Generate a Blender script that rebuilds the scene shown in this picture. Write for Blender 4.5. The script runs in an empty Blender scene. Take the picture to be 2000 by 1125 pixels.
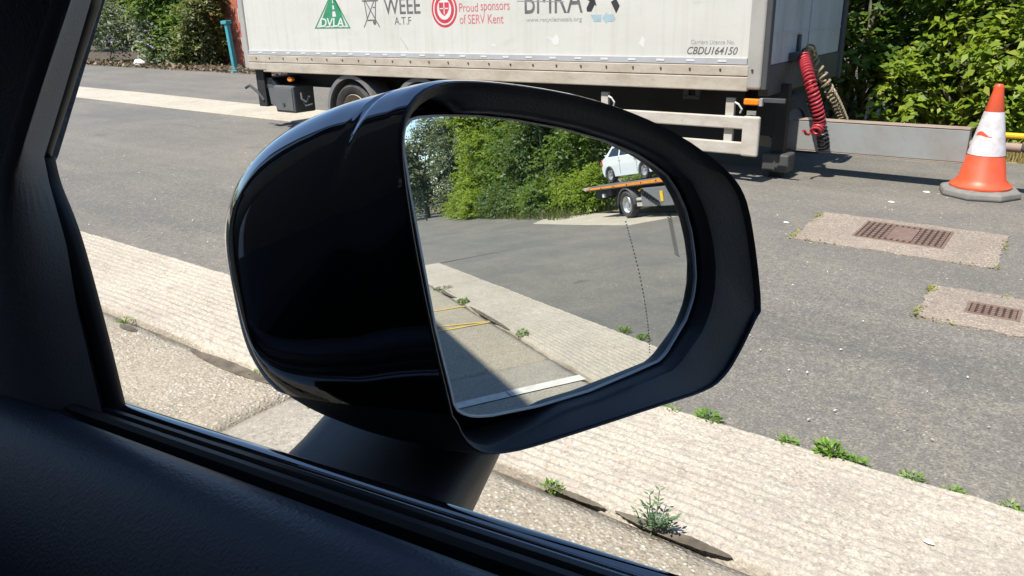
import bpy, bmesh, math, random
import numpy as np
from mathutils import Vector, Matrix

random.seed(7)
rng = np.random.default_rng(11)
SC = bpy.context.scene
COL = SC.collection

# ------------------------------------------------------------------ camera, sky, sun, exposure
# World: X runs towards the rear of our car, Y out of its right-hand window, Z up. Metres.
cam_d = bpy.data.cameras.new('camera')
cam_d.sensor_width = 36.0
cam_d.lens = 27.07
cam_d.clip_start = 0.01
cam_d.clip_end = 3000
cam = bpy.data.objects.new('camera', cam_d)
COL.objects.link(cam)
cam.matrix_world = Matrix(((0.80674841, -0.18937796, 0.55972582, 0.0),
                           (0.59062001, 0.28733776, -0.75405903, 0.0),
                           (-0.01802821, 0.93892119, 0.34365969, 1.65),
                           (0, 0, 0, 1)))
SC.camera = cam

SUN_EL = math.radians(61.0)
SUN_PHI = math.radians(9.6)          # sun stands beyond the car's left side, a little to its front
sun_from = Vector((-math.sin(SUN_PHI) * math.cos(SUN_EL), -math.cos(SUN_PHI) * math.cos(SUN_EL), math.sin(SUN_EL)))
w = bpy.data.worlds.new('World')
SC.world = w
w.use_nodes = True
wn = w.node_tree
wn.nodes.clear()
sky = wn.nodes.new('ShaderNodeTexSky')
sky.sky_type = 'NISHITA'
sky.sun_disc = False
sky.sun_elevation = SUN_EL
sky.sun_rotation = math.radians(180.0 + 9.6)
sky.air_density = 1.0
sky.dust_density = 0.0
sky.ozone_density = 3.0
sky.altitude = 800.0
bg = wn.nodes.new('ShaderNodeBackground')
bg.inputs['Strength'].default_value = 0.13
wo = wn.nodes.new('ShaderNodeOutputWorld')
wn.links.new(sky.outputs[0], bg.inputs[0])
wn.links.new(bg.outputs[0], wo.inputs[0])

sun_d = bpy.data.lights.new('sun', 'SUN')
sun_d.energy = 4.4
sun_d.angle = math.radians(0.53)
sun_d.color = (1.0, 0.945, 0.86)
sun = bpy.data.objects.new('sun', sun_d)
COL.objects.link(sun)
sun.location = sun_from * 50
sun.rotation_euler = (-sun_from).to_track_quat('-Z', 'Y').to_euler()

SC.view_settings.view_transform = 'Standard'
SC.view_settings.look = 'None'
SC.view_settings.exposure = 0.85
SC.view_settings.gamma = 1.0
SC.view_settings.use_curve_mapping = False
SC.render.engine = 'CYCLES'
SC.cycles.use_denoising = True
SC.cycles.max_bounces = 8
SC.cycles.diffuse_bounces = 4
SC.cycles.glossy_bounces = 5
SC.cycles.transparent_max_bounces = 12
SC.cycles.sample_clamp_indirect = 6.0

# ------------------------------------------------------------------ helpers
def tag(o, label=None, cat=None, group=None, kind=None):
    if label: o['label'] = label
    if cat: o['category'] = cat
    if group: o['group'] = group
    if kind: o['kind'] = kind
    return o

def empty(name, loc=(0, 0, 0), rz=0.0, label=None, cat=None, group=None):
    o = bpy.data.objects.new(name, None)
    COL.objects.link(o)
    o.location = loc
    o.rotation_euler = (0, 0, rz)
    o.empty_display_size = 0.2
    return tag(o, label, cat, group)

class MB:
    """collects shapes for ONE mesh object"""
    def __init__(self):
        self.v = []; self.f = []
    def add(self, vs, fs):
        b = len(self.v)
        self.v += [tuple(p) for p in vs]
        self.f += [tuple(b + i for i in q) for q in fs]
        return self
    def box(self, x0, x1, y0, y1, z0, z1, mat=None):
        vs = [Vector(p) for p in ((x0,y0,z0),(x1,y0,z0),(x1,y1,z0),(x0,y1,z0),(x0,y0,z1),(x1,y0,z1),(x1,y1,z1),(x0,y1,z1))]
        if mat: vs = [mat @ p for p in vs]
        return self.add(vs, [(0,3,2,1),(4,5,6,7),(0,1,5,4),(1,2,6,5),(2,3,7,6),(3,0,4,7)])
    def cyl(self, p0, p1, r0, r1=None, n=20, caps=True):
        r1 = r0 if r1 is None else r1
        p0, p1 = Vector(p0), Vector(p1)
        d = (p1 - p0).normalized()
        a = d.orthogonal().normalized(); b = d.cross(a)
        vs = []
        for p, r in ((p0, r0), (p1, r1)):
            for i in range(n):
                t = 2*math.pi*i/n
                vs.append(p + a*(r*math.cos(t)) + b*(r*math.sin(t)))
        fs = [(i, (i+1)%n, n+(i+1)%n, n+i) for i in range(n)]
        if caps: fs += [tuple(range(n-1, -1, -1)), tuple(range(n, 2*n))]
        return self.add(vs, fs)
    def tube(self, path, r, n=8, caps=True):
        path = [Vector(p) for p in path]
        rs = r if isinstance(r, (list, tuple)) else [r]*len(path)
        t0 = (path[1]-path[0]).normalized()
        a = t0.orthogonal().normalized()
        vs = []
        for k, p in enumerate(path):
            t = (path[min(k+1, len(path)-1)] - path[max(k-1, 0)]).normalized()
            a = (a - t*a.dot(t)).normalized(); b = t.cross(a)
            for i in range(n):
                th = 2*math.pi*i/n
                vs.append(p + a*(rs[k]*math.cos(th)) + b*(rs[k]*math.sin(th)))
        fs = []
        for k in range(len(path)-1):
            for i in range(n):
                fs.append((k*n+i, k*n+(i+1)%n, (k+1)*n+(i+1)%n, (k+1)*n+i))
        if caps:
            fs.append(tuple(range(n-1, -1, -1)))
            fs.append(tuple((len(path)-1)*n+i for i in range(n)))
        return self.add(vs, fs)
    def lathe(self, prof, axis='z', c=(0,0,0), n=40, closed=False):
        vs = []
        for (r, h) in prof:
            for i in range(n):
                t = 2*math.pi*i/n
                x, y = r*math.cos(t), r*math.sin(t)
                p = (x, y, h) if axis == 'z' else ((x, h, y) if axis == 'y' else (h, x, y))
                vs.append((p[0]+c[0], p[1]+c[1], p[2]+c[2]))
        fs = []
        m = len(prof)
        for k in range(m if closed else m-1):
            k2 = (k+1) % m
            for i in range(n):
                fs.append((k*n+i, k*n+(i+1)%n, k2*n+(i+1)%n, k2*n+i))
        return self.add(vs, fs)
    def prism(self, poly, y0, y1, axis='y'):
        """poly in (x,z) extruded along y (axis y), or (x,y) along z (axis z), or (y,z) along x (axis x)"""
        n = len(poly)
        def P(a, b, h): return (a, h, b) if axis == 'y' else ((a, b, h) if axis == 'z' else (h, a, b))
        vs = [P(a, b, y0) for a, b in poly] + [P(a, b, y1) for a, b in poly]
        fs = [(i, (i+1)%n, n+(i+1)%n, n+i) for i in range(n)]
        fs += [tuple(range(n-1, -1, -1)), tuple(range(n, 2*n))]
        return self.add(vs, fs)
    def build(self, name, mat, parent=None, smooth=False, bevel=0.0, seg=2, off=(0,0,0), fix=True, sharp=40):
        me = bpy.data.meshes.new(name)
        vs = [(p[0]-off[0], p[1]-off[1], p[2]-off[2]) for p in self.v]
        me.from_pydata(vs, [], self.f)
        if fix:
            bm = bmesh.new(); bm.from_mesh(me)
            bmesh.ops.recalc_face_normals(bm, faces=bm.faces)
            bm.to_mesh(me); bm.free()
        me.update()
        if smooth:
            for p in me.polygons: p.use_smooth = True
        o = bpy.data.objects.new(name, me)
        COL.objects.link(o)
        if mat: me.materials.append(mat)
        if parent: o.parent = parent
        if bevel:
            b = o.modifiers.new('bevel', 'BEVEL'); b.width = bevel; b.segments = seg; b.limit_method = 'ANGLE'
            b.harden_normals = False
        if smooth and True:
            try:
                me.set_sharp_from_angle(angle=math.radians(sharp))
            except Exception:
                pass
        return o

def np_mesh(name, verts, faces, mat, parent=None, smooth=False):
    """big mesh from numpy arrays (faces all with the same number of corners)"""
    me = bpy.data.meshes.new(name)
    nv, nf, k = len(verts), len(faces), faces.shape[1]
    me.vertices.add(nv); me.vertices.foreach_set('co', np.asarray(verts, np.float32).ravel())
    me.loops.add(nf*k); me.loops.foreach_set('vertex_index', np.asarray(faces, np.int32).ravel())
    me.polygons.add(nf)
    me.polygons.foreach_set('loop_start', np.arange(nf, dtype=np.int32)*k)
    me.polygons.foreach_set('loop_total', np.full(nf, k, np.int32))
    if smooth: me.polygons.foreach_set('use_smooth', np.ones(nf, bool))
    me.update(calc_edges=True)
    me.validate()
    o = bpy.data.objects.new(name, me)
    COL.objects.link(o)
    me.materials.append(mat)
    if parent: o.parent = parent
    return o

def vnoise(x, y, seed=0):
    """smooth value noise on numpy arrays"""
    r = np.random.default_rng(seed).random((64, 64))
    xi = np.floor(x).astype(int); yi = np.floor(y).astype(int)
    fx = x-xi; fy = y-yi
    fx = fx*fx*(3-2*fx); fy = fy*fy*(3-2*fy)
    g = lambda a, b: r[a % 64, b % 64]
    return (g(xi, yi)*(1-fx)+g(xi+1, yi)*fx)*(1-fy)+(g(xi, yi+1)*(1-fx)+g(xi+1, yi+1)*fx)*fy

# ------------------------------------------------------------------ materials
class NT:
    def __init__(self, name):
        self.m = bpy.data.materials.new(name)
        self.m.use_nodes = True
        self.t = self.m.node_tree
        self.p = self.t.nodes['Principled BSDF']
        self.out = self.t.nodes['Material Output']
    def n(self, kind, **kw):
        nd = self.t.nodes.new(kind)
        for k, v in kw.items():
            if k in nd.inputs.keys(): nd.inputs[k].default_value = v
            else: setattr(nd, k, v)
        return nd
    def l(self, a, b): self.t.links.new(a, b)
    def coord(self, scale=(1,1,1), which='Object'):
        tc = self.n('ShaderNodeTexCoord'); mp = self.n('ShaderNodeMapping')
        mp.inputs['Scale'].default_value = scale
        self.l(tc.outputs[which], mp.inputs[0]); return mp.outputs[0]
    def noise(self, vec, scale, detail=4, rough=0.55):
        nd = self.n('ShaderNodeTexNoise'); nd.inputs['Scale'].default_value = scale
        nd.inputs['Detail'].default_value = detail; nd.inputs['Roughness'].default_value = rough
        self.l(vec, nd.inputs['Vector']); return nd.outputs['Fac']
    def ramp(self, fac, stops):
        r = self.n('ShaderNodeValToRGB'); e = r.color_ramp.elements
        while len(e) < len(stops): e.new(0.5)
        for i, (p, c) in enumerate(stops):
            e[i].position = p; e[i].color = (c[0], c[1], c[2], 1) if not isinstance(c, (int, float)) else (c, c, c, 1)
        self.l(fac, r.inputs[0]); return r.outputs[0]
    def mix(self, fac, a, b, mode='MIX'):
        x = self.n('ShaderNodeMix'); x.data_type = 'RGBA'; x.blend_type = mode
        if isinstance(fac, (int, float)): x.inputs[0].default_value = fac
        else: self.l(fac, x.inputs[0])
        for i, c in ((6, a), (7, b)):
            if isinstance(c, (tuple, list)): x.inputs[i].default_value = (c[0], c[1], c[2], 1)
            else: self.l(c, x.inputs[i])
        return x.outputs[2]
    def math(self, op, a, b=0.0):
        x = self.n('ShaderNodeMath'); x.operation = op
        for i, c in enumerate((a, b)):
            if isinstance(c, (int, float)): x.inputs[i].default_value = c
            else: self.l(c, x.inputs[i])
        return x.outputs[0]
    def bump(self, h, strength=0.3, dist=0.01):
        b = self.n('ShaderNodeBump'); b.inputs['Strength'].default_value = strength; b.inputs['Distance'].default_value = dist
        self.l(h, b.inputs['Height']); self.l(b.outputs[0], self.p.inputs['Normal']); return b
    def base(self, c):
        if isinstance(c, (tuple, list)): self.p.inputs['Base Color'].default_value = (c[0], c[1], c[2], 1)
        else: self.l(c, self.p.inputs['Base Color'])
    def set(self, rough=None, metal=None, spec=None, coat=None):
        if rough is not None: self.p.inputs['Roughness'].default_value = rough
        if metal is not None: self.p.inputs['Metallic'].default_value = metal
        if spec is not None: self.p.inputs['Specular IOR Level'].default_value = spec
        if coat is not None:
            self.p.inputs['Coat Weight'].default_value = coat; self.p.inputs['Coat Roughness'].default_value = 0.03
        return self

def plain(name, c, rough=0.5, metal=0.0, var=0.15, scale=6.0, bump=0.0, spec=None, coat=None, bscale=60.0):
    t = NT(name); v = t.coord()
    n1 = t.noise(v, scale, 5)
    lo = tuple(x*(1-var) for x in c); hi = tuple(min(1, x*(1+var)) for x in c)
    t.base(t.ramp(n1, [(0.3, lo), (0.7, hi)]))
    t.set(rough, metal, spec, coat)
    if bump: t.bump(t.noise(v, bscale, 4), bump, 0.01)
    return t.m

def dirty(name, c, dirt, amount=0.5, rough=0.5, scale=1.2, stretch=(1,1,1), metal=0.0, bump=0.05):
    """paint with grime: large blotches and streaks"""
    t = NT(name); v = t.coord(stretch)
    a = t.noise(v, scale, 8, 0.65); b = t.noise(v, scale*7, 6, 0.7)
    k = t.math('MULTIPLY', t.ramp(a, [(0.42, 0), (0.72, 1)]), amount)
    col = t.mix(k, c, dirt)
    col = t.mix(t.math('MULTIPLY', t.ramp(b, [(0.55, 0), (0.75, 1)]), amount*0.6), col, tuple(x*0.7 for x in dirt))
    t.base(col); t.set(rough, metal)
    if bump: t.bump(b, bump, 0.01)
    return t.m

M = {}
def asphalt():
    t = NT('asphalt'); v = t.coord()
    big = t.noise(v, 0.55, 6, 0.6); mid = t.noise(v, 5.0, 5, 0.6); fine = t.noise(v, 85.0, 3, 0.7)
    col = t.ramp(big, [(0.3, (0.158, 0.145, 0.117)), (0.5, (0.205, 0.185, 0.148)), (0.72, (0.262, 0.230, 0.180))])
    col = t.mix(t.ramp(mid, [(0.38, 0), (0.72, 0.55)]), col, (0.130, 0.128, 0.118))
    drag = t.noise(t.coord((0.10, 0.9, 1)), 2.4, 6, 0.65)
    col = t.mix(t.ramp(drag, [(0.50, 0), (0.68, 0.5)]), col, (0.255, 0.232, 0.188))
    col = t.mix(t.ramp(drag, [(0.30, 0.55), (0.42, 0)]), col, (0.105, 0.102, 0.092))
    patch = t.noise(t.coord((1.0, 1.4, 1)), 0.33, 3, 0.5)
    col = t.mix(t.ramp(patch, [(0.555, 0), (0.575, 0.35)]), col, (0.120, 0.117, 0.105))
    oil = t.noise(v, 1.7, 2, 0.4)
    col = t.mix(t.ramp(oil, [(0.70, 0), (0.78, 0.6)]), col, (0.07, 0.068, 0.062))
    vo = t.n('ShaderNodeTexVoronoi'); vo.inputs['Scale'].default_value = 42.0; t.l(v, vo.inputs['Vector'])
    sp = t.ramp(vo.outputs['Distance'], [(0.0, 1), (0.30, 0.0)])
    pick = t.math('GREATER_THAN', t.n('ShaderNodeSeparateColor').outputs[0], 0.72)
    sc = t.t.nodes[-1]
    sepc = [n for n in t.t.nodes if n.bl_idname == 'ShaderNodeSeparateColor'][0]
    t.l(vo.outputs['Color'], sepc.inputs[0])
    spk = t.math('MULTIPLY', sp, pick)
    col = t.mix(t.math('MULTIPLY', spk, 0.75), col, (0.60, 0.55, 0.46))
    col = t.mix(t.ramp(fine, [(0.34, 0.75), (0.58, 0)]), col, (0.055, 0.054, 0.050))
    col = t.mix(t.ramp(fine, [(0.60, 0), (0.78, 0.5)]), col, (0.40, 0.37, 0.32))
    grit = t.noise(v, 24.0, 4, 0.75)
    col = t.mix(t.ramp(grit, [(0.40, 0.5), (0.52, 0)]), col, (0.095, 0.093, 0.086))
    col = t.mix(t.ramp(grit, [(0.58, 0), (0.72, 0.5)]), col, (0.33, 0.305, 0.26))
    t.base(col); t.set(0.88)
    t.bump(t.math('ADD', fine, t.math('MULTIPLY', spk, 0.8)), 0.55, 0.006)
    return t.m
M['asphalt'] = asphalt()

def concrete(name, c, agg=0.0, dirt=(0.16, 0.13, 0.10), scale=1.0, bs=0.4):
    t = NT(name); v = t.coord()
    big = t.noise(v, 0.9*scale, 7, 0.6); mid = t.noise(v, 9.0, 6, 0.65); fine = t.noise(v, 140.0, 3, 0.7)
    col = t.ramp(big, [(0.3, tuple(x*0.82 for x in c)), (0.7, tuple(x*1.1 for x in c))])
    col = t.mix(t.ramp(mid, [(0.5, 0), (0.85, 0.55)]), col, dirt)
    h = fine
    if agg:
        vo = t.n('ShaderNodeTexVoronoi'); vo.inputs['Scale'].default_value = 62.0; t.l(v, vo.inputs['Vector'])
        sep = t.n('ShaderNodeSeparateColor'); t.l(vo.outputs['Color'], sep.inputs[0])
        st = t.ramp(sep.outputs[0], [(0.0, (0.25, 0.18, 0.12)), (0.3, (0.42, 0.33, 0.24)), (0.6, (0.55, 0.47, 0.37)), (0.85, (0.68, 0.62, 0.52)), (1.0, (0.80, 0.77, 0.70))])
        edge = t.ramp(vo.outputs['Distance'], [(0.25, 1), (0.55, 0)])
        where = t.ramp(t.noise(v, 2.2, 5, 0.6), [(0.36, 0.25), (0.6, 1)])
        col = t.mix(t.math('MULTIPLY', t.math('MULTIPLY', edge, where), agg), col, st)
        h = t.math('ADD', t.math('MULTIPLY', edge, where), t.math('MULTIPLY', fine, 0.6))
    col = t.mix(t.ramp(fine, [(0.3, 0.55), (0.5, 0)]), col, tuple(x*0.45 for x in c))
    col = t.mix(t.ramp(fine, [(0.6, 0), (0.8, 0.4)]), col, tuple(min(1, x*1.5) for x in c))
    gr = t.noise(v, 58.0, 5, 0.85)
    col = t.mix(t.ramp(gr, [(0.36, 0.85), (0.47, 0)]), col, tuple(x*0.42 for x in c))
    col = t.mix(t.ramp(gr, [(0.54, 0), (0.66, 0.75)]), col, tuple(min(1, x*1.6) for x in c))
    blot = t.noise(v, 3.2, 5, 0.7)
    col = t.mix(t.ramp(blot, [(0.50, 0), (0.66, 0.35)]), col, tuple(x*0.66 for x in c))
    t.base(col); t.set(0.9)
    t.bump(t.math('ADD', h, t.math('MULTIPLY', gr, 0.8)), bs, 0.008)
    return t.m
M['ribbed'] = concrete('ribbed_concrete', (0.430, 0.383, 0.312), agg=0.35)
M['aggregate'] = concrete('exposed_aggregate', (0.345, 0.302, 0.228), agg=0.85, bs=0.7)
M['smooth_conc'] = concrete('smooth_concrete', (0.325, 0.295, 0.240))
M['far_conc'] = concrete('pale_concrete', (0.46, 0.41, 0.32))
M['pad_conc'] = concrete('pad_concrete', (0.265, 0.218, 0.172), agg=0.5)
M['soil'] = plain('soil', (0.075, 0.055, 0.036), 0.95, var=0.5, scale=9, bump=0.5)
M['dirt'] = plain('joint_dirt', (0.115, 0.095, 0.068), 0.95, var=0.45, scale=14, bump=0.5)
M['verge'] = plain('verge_ground', (0.19, 0.145, 0.065), 0.95, var=0.5, scale=7, bump=0.5)
M['white_line'] = dirty('white_road_paint', (0.62, 0.60, 0.55), (0.30, 0.27, 0.22), 0.6, 0.7, 9)
M['yellow_line'] = dirty('yellow_road_paint', (0.62, 0.42, 0.06), (0.32, 0.26, 0.17), 0.9, 0.7, 8)

# vehicles and metal
M['gloss_black'] = NT('gloss_black_paint').set(0.05, 0.0, 0.9, 1.0).m
M['gloss_black'].node_tree.nodes['Principled BSDF'].inputs['Coat IOR'].default_value = 1.95
M['gloss_black'].node_tree.nodes['Principled BSDF'].inputs['Base Color'].default_value = (0.004, 0.004, 0.005, 1)
def grained(name, c, rough, sc, st):
    t = NT(name); v = t.coord()
    vo = t.n('ShaderNodeTexVoronoi'); vo.inputs['Scale'].default_value = sc; t.l(v, vo.inputs['Vector'])
    nn = t.noise(v, sc*0.35, 3)
    t.base(c); t.set(rough, 0, 0.5)
    t.bump(t.math('ADD', vo.outputs['Distance'], t.math('MULTIPLY', nn, 1.2)), st, 0.0012)
    return t.m
M['leather'] = grained('grained_dark_leather', (0.036, 0.042, 0.056), 0.47, 560, 0.16)
M['trim'] = grained('soft_grey_trim', (0.19, 0.18, 0.165), 0.8, 700, 0.2)
M['dark_trim'] = grained('dark_trim', (0.020, 0.020, 0.020), 0.6, 700, 0.25)
M['matte_plastic'] = grained('matte_black_plastic', (0.014, 0.015, 0.018), 0.45, 1100, 0.12)
M['rubber'] = plain('black_rubber', (0.012, 0.012, 0.012), 0.55, var=0.2, scale=40)
M['roof_lining'] = plain('roof_lining', (0.10, 0.10, 0.10), 0.9)
g = NT('mirror_silver'); g.base((0.78, 0.81, 0.78)); g.set(0.0, 1.0)
df = g.n('ShaderNodeBsdfDiffuse'); df.inputs['Color'].default_value = (0.5, 0.5, 0.48, 1); mxs = g.n('ShaderNodeMixShader')
g.l(g.ramp(g.noise(g.coord((30, 30, 12)), 1.0, 6, 0.7), [(0.40, 0.01), (0.75, 0.09)]), mxs.inputs[0])
g.l(g.p.outputs[0], mxs.inputs[1]); g.l(df.outputs[0], mxs.inputs[2]); g.l(mxs.outputs[0], g.out.inputs[0]); M['mirror'] = g.m
M['glass_edge'] = plain('ground_glass_edge', (0.75, 0.76, 0.74), 0.3, var=0.05)
M['glass_mark'] = plain('dark_glass_mark', (0.02, 0.02, 0.02), 0.6, var=0.0)
M['trailer_white'] = None
def trailer_white():
    t = NT('dirty_white_grp_panel'); v = t.coord((0.7, 1, 1.6))
    a = t.noise(v, 1.3, 8, 0.62); b = t.noise(v, 5, 8, 0.7); s = t.noise(t.coord((14, 1, 0.5)), 1.0, 5, 0.6)
    base = t.ramp(a, [(0.3, (0.53, 0.525, 0.47)), (0.7, (0.60, 0.595, 0.545))])
    base = t.mix(t.ramp(b, [(0.56, 0), (0.68, 0.30)]), base, (0.43, 0.41, 0.34))
    base = t.mix(t.ramp(b, [(0.30, 0.5), (0.37, 0)]), base, (0.68, 0.68, 0.64))
    base = t.mix(t.ramp(s, [(0.50, 0), (0.75, 0.42)]), base, (0.43, 0.41, 0.34))
    t.base(base); t.set(0.5); t.bump(a, 0.06, 0.02)
    return t.m
M['trailer_white'] = trailer_white()
M['rail_beige'] = dirty('grimy_cream_rail', (0.46, 0.41, 0.335), (0.24, 0.19, 0.13), 0.65, 0.6, 2.5, (1, 1, 2.5))
M['rail_grey'] = dirty('grey_alloy_strip', (0.40, 0.41, 0.43), (0.30, 0.28, 0.24), 0.5, 0.45, 3)
M['post_grey'] = dirty('grey_alloy_post', (0.37, 0.36, 0.33), (0.22, 0.19, 0.15), 0.6, 0.45, 2, (1, 1, 0.5))
M['head_grey'] = dirty('grey_white_headboard', (0.40, 0.42, 0.42), (0.22, 0.23, 0.22), 0.6, 0.5, 2, (2, 2, 0.4))
M['guard_alloy'] = dirty('dull_aluminium_guard', (0.50, 0.47, 0.41), (0.28, 0.23, 0.17), 0.6, 0.45, 3, (1, 1, 2))
M['chassis'] = dirty('black_chassis', (0.012, 0.012, 0.012), (0.035, 0.030, 0.025), 0.5, 0.7, 4)
M['dark_steel'] = dirty('dark_steel', (0.05, 0.055, 0.06), (0.10, 0.085, 0.065), 0.5, 0.6, 4)
M['steel_blue'] = dirty('grey_painted_steel', (0.27, 0.285, 0.28), (0.20, 0.16, 0.12), 0.5, 0.5, 2.5)
M['rusty_top'] = dirty('rusty_steel', (0.30, 0.235, 0.185), (0.18, 0.11, 0.075), 0.6, 0.8, 6)
M['box_grey'] = dirty('grey_plastic_box', (0.10, 0.105, 0.11), (0.16, 0.14, 0.11), 0.5, 0.55, 5)
M['mudguard'] = dirty('grey_plastic_mudguard', (0.15, 0.15, 0.15), (0.22, 0.19, 0.15), 0.5, 0.5, 5)
M['tyre'] = dirty('dusty_tyre', (0.030, 0.030, 0.030), (0.11, 0.10, 0.085), 0.7, 0.85, 6)
M['rim'] = dirty('grimy_rim', (0.33, 0.29, 0.22), (0.12, 0.075, 0.045), 0.7, 0.6, 9)
M['alloy'] = plain('alloy_wheel', (0.55, 0.55, 0.55), 0.35, 0.7, var=0.1)
M['amber'] = plain('amber_lens', (0.85, 0.22, 0.012), 0.25, var=0.1)
M['red_hose'] = plain('red_nylon_hose', (0.37, 0.028, 0.038), 0.5, var=0.15, scale=12)
M['tan_hose'] = plain('tan_nylon_hose', (0.25, 0.20, 0.12), 0.5, var=0.2, scale=12)
M['black_hose'] = plain('black_nylon_hose', (0.03, 0.03, 0.03), 0.35, var=0.2, scale=12)
M['brass'] = plain('dirty_brass', (0.30, 0.23, 0.10), 0.5, 0.4, var=0.4, scale=20)
M['ink_grey'] = plain('faded_grey_print', (0.13, 0.13, 0.13), 0.6, var=0.35, scale=8)
M['ink_pale'] = plain('faded_pale_grey_print', (0.30, 0.30, 0.29), 0.6, var=0.25, scale=8)
M['ink_green'] = plain('green_print', (0.035, 0.24, 0.115), 0.5, var=0.15, scale=6)
M['ink_red'] = plain('red_print', (0.52, 0.045, 0.065), 0.5, var=0.2, scale=8)
M['ink_pink'] = plain('faded_red_print', (0.55, 0.15, 0.16), 0.5, var=0.15, scale=8)
M['ink_black'] = plain('black_print', (0.035, 0.035, 0.038), 0.5, var=0.3, scale=8)
M['ink_blue'] = plain('pale_blue_print', (0.33, 0.44, 0.48), 0.5, var=0.1, scale=8)
M['ink_white'] = plain('white_print', (0.62, 0.63, 0.60), 0.5, var=0.05, scale=8)
M['cone_red'] = dirty('orange_red_cone_plastic', (0.70, 0.082, 0.024), (0.40, 0.12, 0.07), 0.6, 0.45, 7)
M['cone_white'] = dirty('white_reflective_sleeve', (0.66, 0.64, 0.65), (0.40, 0.33, 0.31), 0.75, 0.35, 11)
M['cone_base'] = dirty('grey_recycled_rubber', (0.17, 0.165, 0.155), (0.28, 0.25, 0.20), 0.6, 0.8, 9)
M['cast_iron'] = dirty('rusty_cast_iron', (0.155, 0.098, 0.074), (0.23, 0.17, 0.135), 0.7, 0.75, 25)
M['iron_hole'] = plain('grate_recess', (0.045, 0.026, 0.02), 0.9, var=0.4, scale=40)
M['moss'] = plain('moss', (0.20, 0.21, 0.035), 0.95, var=0.4, scale=50, bump=0.5)
M['teal'] = plain('teal_paint', (0.04, 0.27, 0.29), 0.45, var=0.15)
M['yellow'] = plain('yellow_paint', (0.72, 0.46, 0.015), 0.4, var=0.1)
M['litter'] = plain('white_litter', (0.80, 0.78, 0.74), 0.6, var=0.05)
M['pale_stone'] = plain('pale_stone_chip', (0.58, 0.54, 0.46), 0.8, var=0.25, scale=30)
M['bark'] = plain('bark', (0.17, 0.145, 0.115), 0.9, var=0.4, scale=12, bump=0.6)
M['pale_bark'] = plain('pale_bark', (0.33, 0.30, 0.25), 0.9, var=0.35, scale=10, bump=0.5)
M['orange_rail'] = plain('orange_bed_rail', (0.75, 0.26, 0.012), 0.4, var=0.15)
M['white_car'] = NT('white_car_paint').set(0.2, 0, 0.5, 1.0).m
M['white_car'].node_tree.nodes['Principled BSDF'].inputs['Base Color'].default_value = (0.70, 0.73, 0.74, 1)
M['blue_car'] = NT('blue_car_paint').set(0.2, 0, 0.5, 1.0).m
M['blue_car'].node_tree.nodes['Principled BSDF'].inputs['Base Color'].default_value = (0.03, 0.10, 0.42, 1)
M['car_glass'] = NT('dark_car_glass').set(0.03, 0, 0.5).m
M['car_glass'].node_tree.nodes['Principled BSDF'].inputs['Base Color'].default_value = (0.02, 0.025, 0.03, 1)
M['truck_grey'] = dirty('grey_truck_paint', (0.17, 0.175, 0.185), (0.11, 0.10, 0.09), 0.5, 0.5, 4)
M['fence_green'] = plain('dark_green_fence', (0.03, 0.055, 0.035), 0.5)

def brick_mat():
    t = NT('red_brick'); v = t.coord()
    b = t.n('ShaderNodeTexBrick'); b.inputs['Scale'].default_value = 4.4
    b.inputs['Color1'].default_value = (0.46, 0.115, 0.05, 1); b.inputs['Color2'].default_value = (0.36, 0.09, 0.042, 1)
    b.inputs['Mortar'].default_value = (0.30, 0.24, 0.19, 1); b.inputs['Mortar Size'].default_value = 0.014
    mp = t.n('ShaderNodeMapping'); mp.inputs['Rotation'].default_value = (math.radians(90), 0, 0)
    tc = t.n('ShaderNodeTexCoord'); t.l(tc.outputs['Object'], mp.inputs[0]); t.l(mp.outputs[0], b.inputs['Vector'])
    t.base(b.outputs['Color']); t.set(0.9); return t.m
M['brick'] = brick_mat()

def leafmat(name, stops, trans=0.42, rough=0.5):
    t = NT(name)
    ge = t.n('ShaderNodeNewGeometry')
    col = t.ramp(ge.outputs['Random Per Island'], stops)
    t.base(col); t.set(rough, 0, 0.35)
    tr = t.n('ShaderNodeBsdfTranslucent'); mx = t.n('ShaderNodeMixShader')
    t.l(t.mix(0.5, col, (0.40, 0.50, 0.04), 'MIX'), tr.inputs['Color'])
    mx.inputs[0].default_value = trans
    t.l(t.p.outputs[0], mx.inputs[1]); t.l(tr.outputs[0], mx.inputs[2]); t.l(mx.outputs[0], t.out.inputs[0])
    return t.m
M['leaf_bright'] = leafmat('bright_yellow_green_leaf', [(0.0, (0.085, 0.150, 0.014)), (0.4, (0.175, 0.265, 0.020)), (0.8, (0.26, 0.345, 0.032)), (1.0, (0.35, 0.38, 0.07))])
M['leaf_mid'] = leafmat('mid_green_leaf', [(0.0, (0.045, 0.100, 0.018)), (0.5, (0.085, 0.165, 0.025)), (1.0, (0.16, 0.23, 0.045))])
M['leaf_dark'] = leafmat('dark_green_leaf', [(0.0, (0.028, 0.066, 0.018)), (0.5, (0.055, 0.108, 0.025)), (1.0, (0.11, 0.165, 0.045))], 0.25)
M['leaf_grey'] = leafmat('grey_green_leaf', [(0.0, (0.075, 0.105, 0.058)), (0.5, (0.13, 0.165, 0.092)), (1.0, (0.23, 0.255, 0.17))], 0.2)
M['leaf_olive'] = leafmat('olive_leaf', [(0.0, (0.060, 0.075, 0.025)), (0.5, (0.105, 0.130, 0.035)), (1.0, (0.18, 0.16, 0.06))], 0.25)
M['flower'] = leafmat('mauve_flower', [(0.0, (0.14, 0.11, 0.20)), (1.0, (0.30, 0.26, 0.40))], 0.1)
M['weed'] = leafmat('fresh_weed_leaf', [(0.0, (0.075, 0.17, 0.02)), (0.6, (0.14, 0.28, 0.035)), (1.0, (0.25, 0.36, 0.07))], 0.3)
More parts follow.
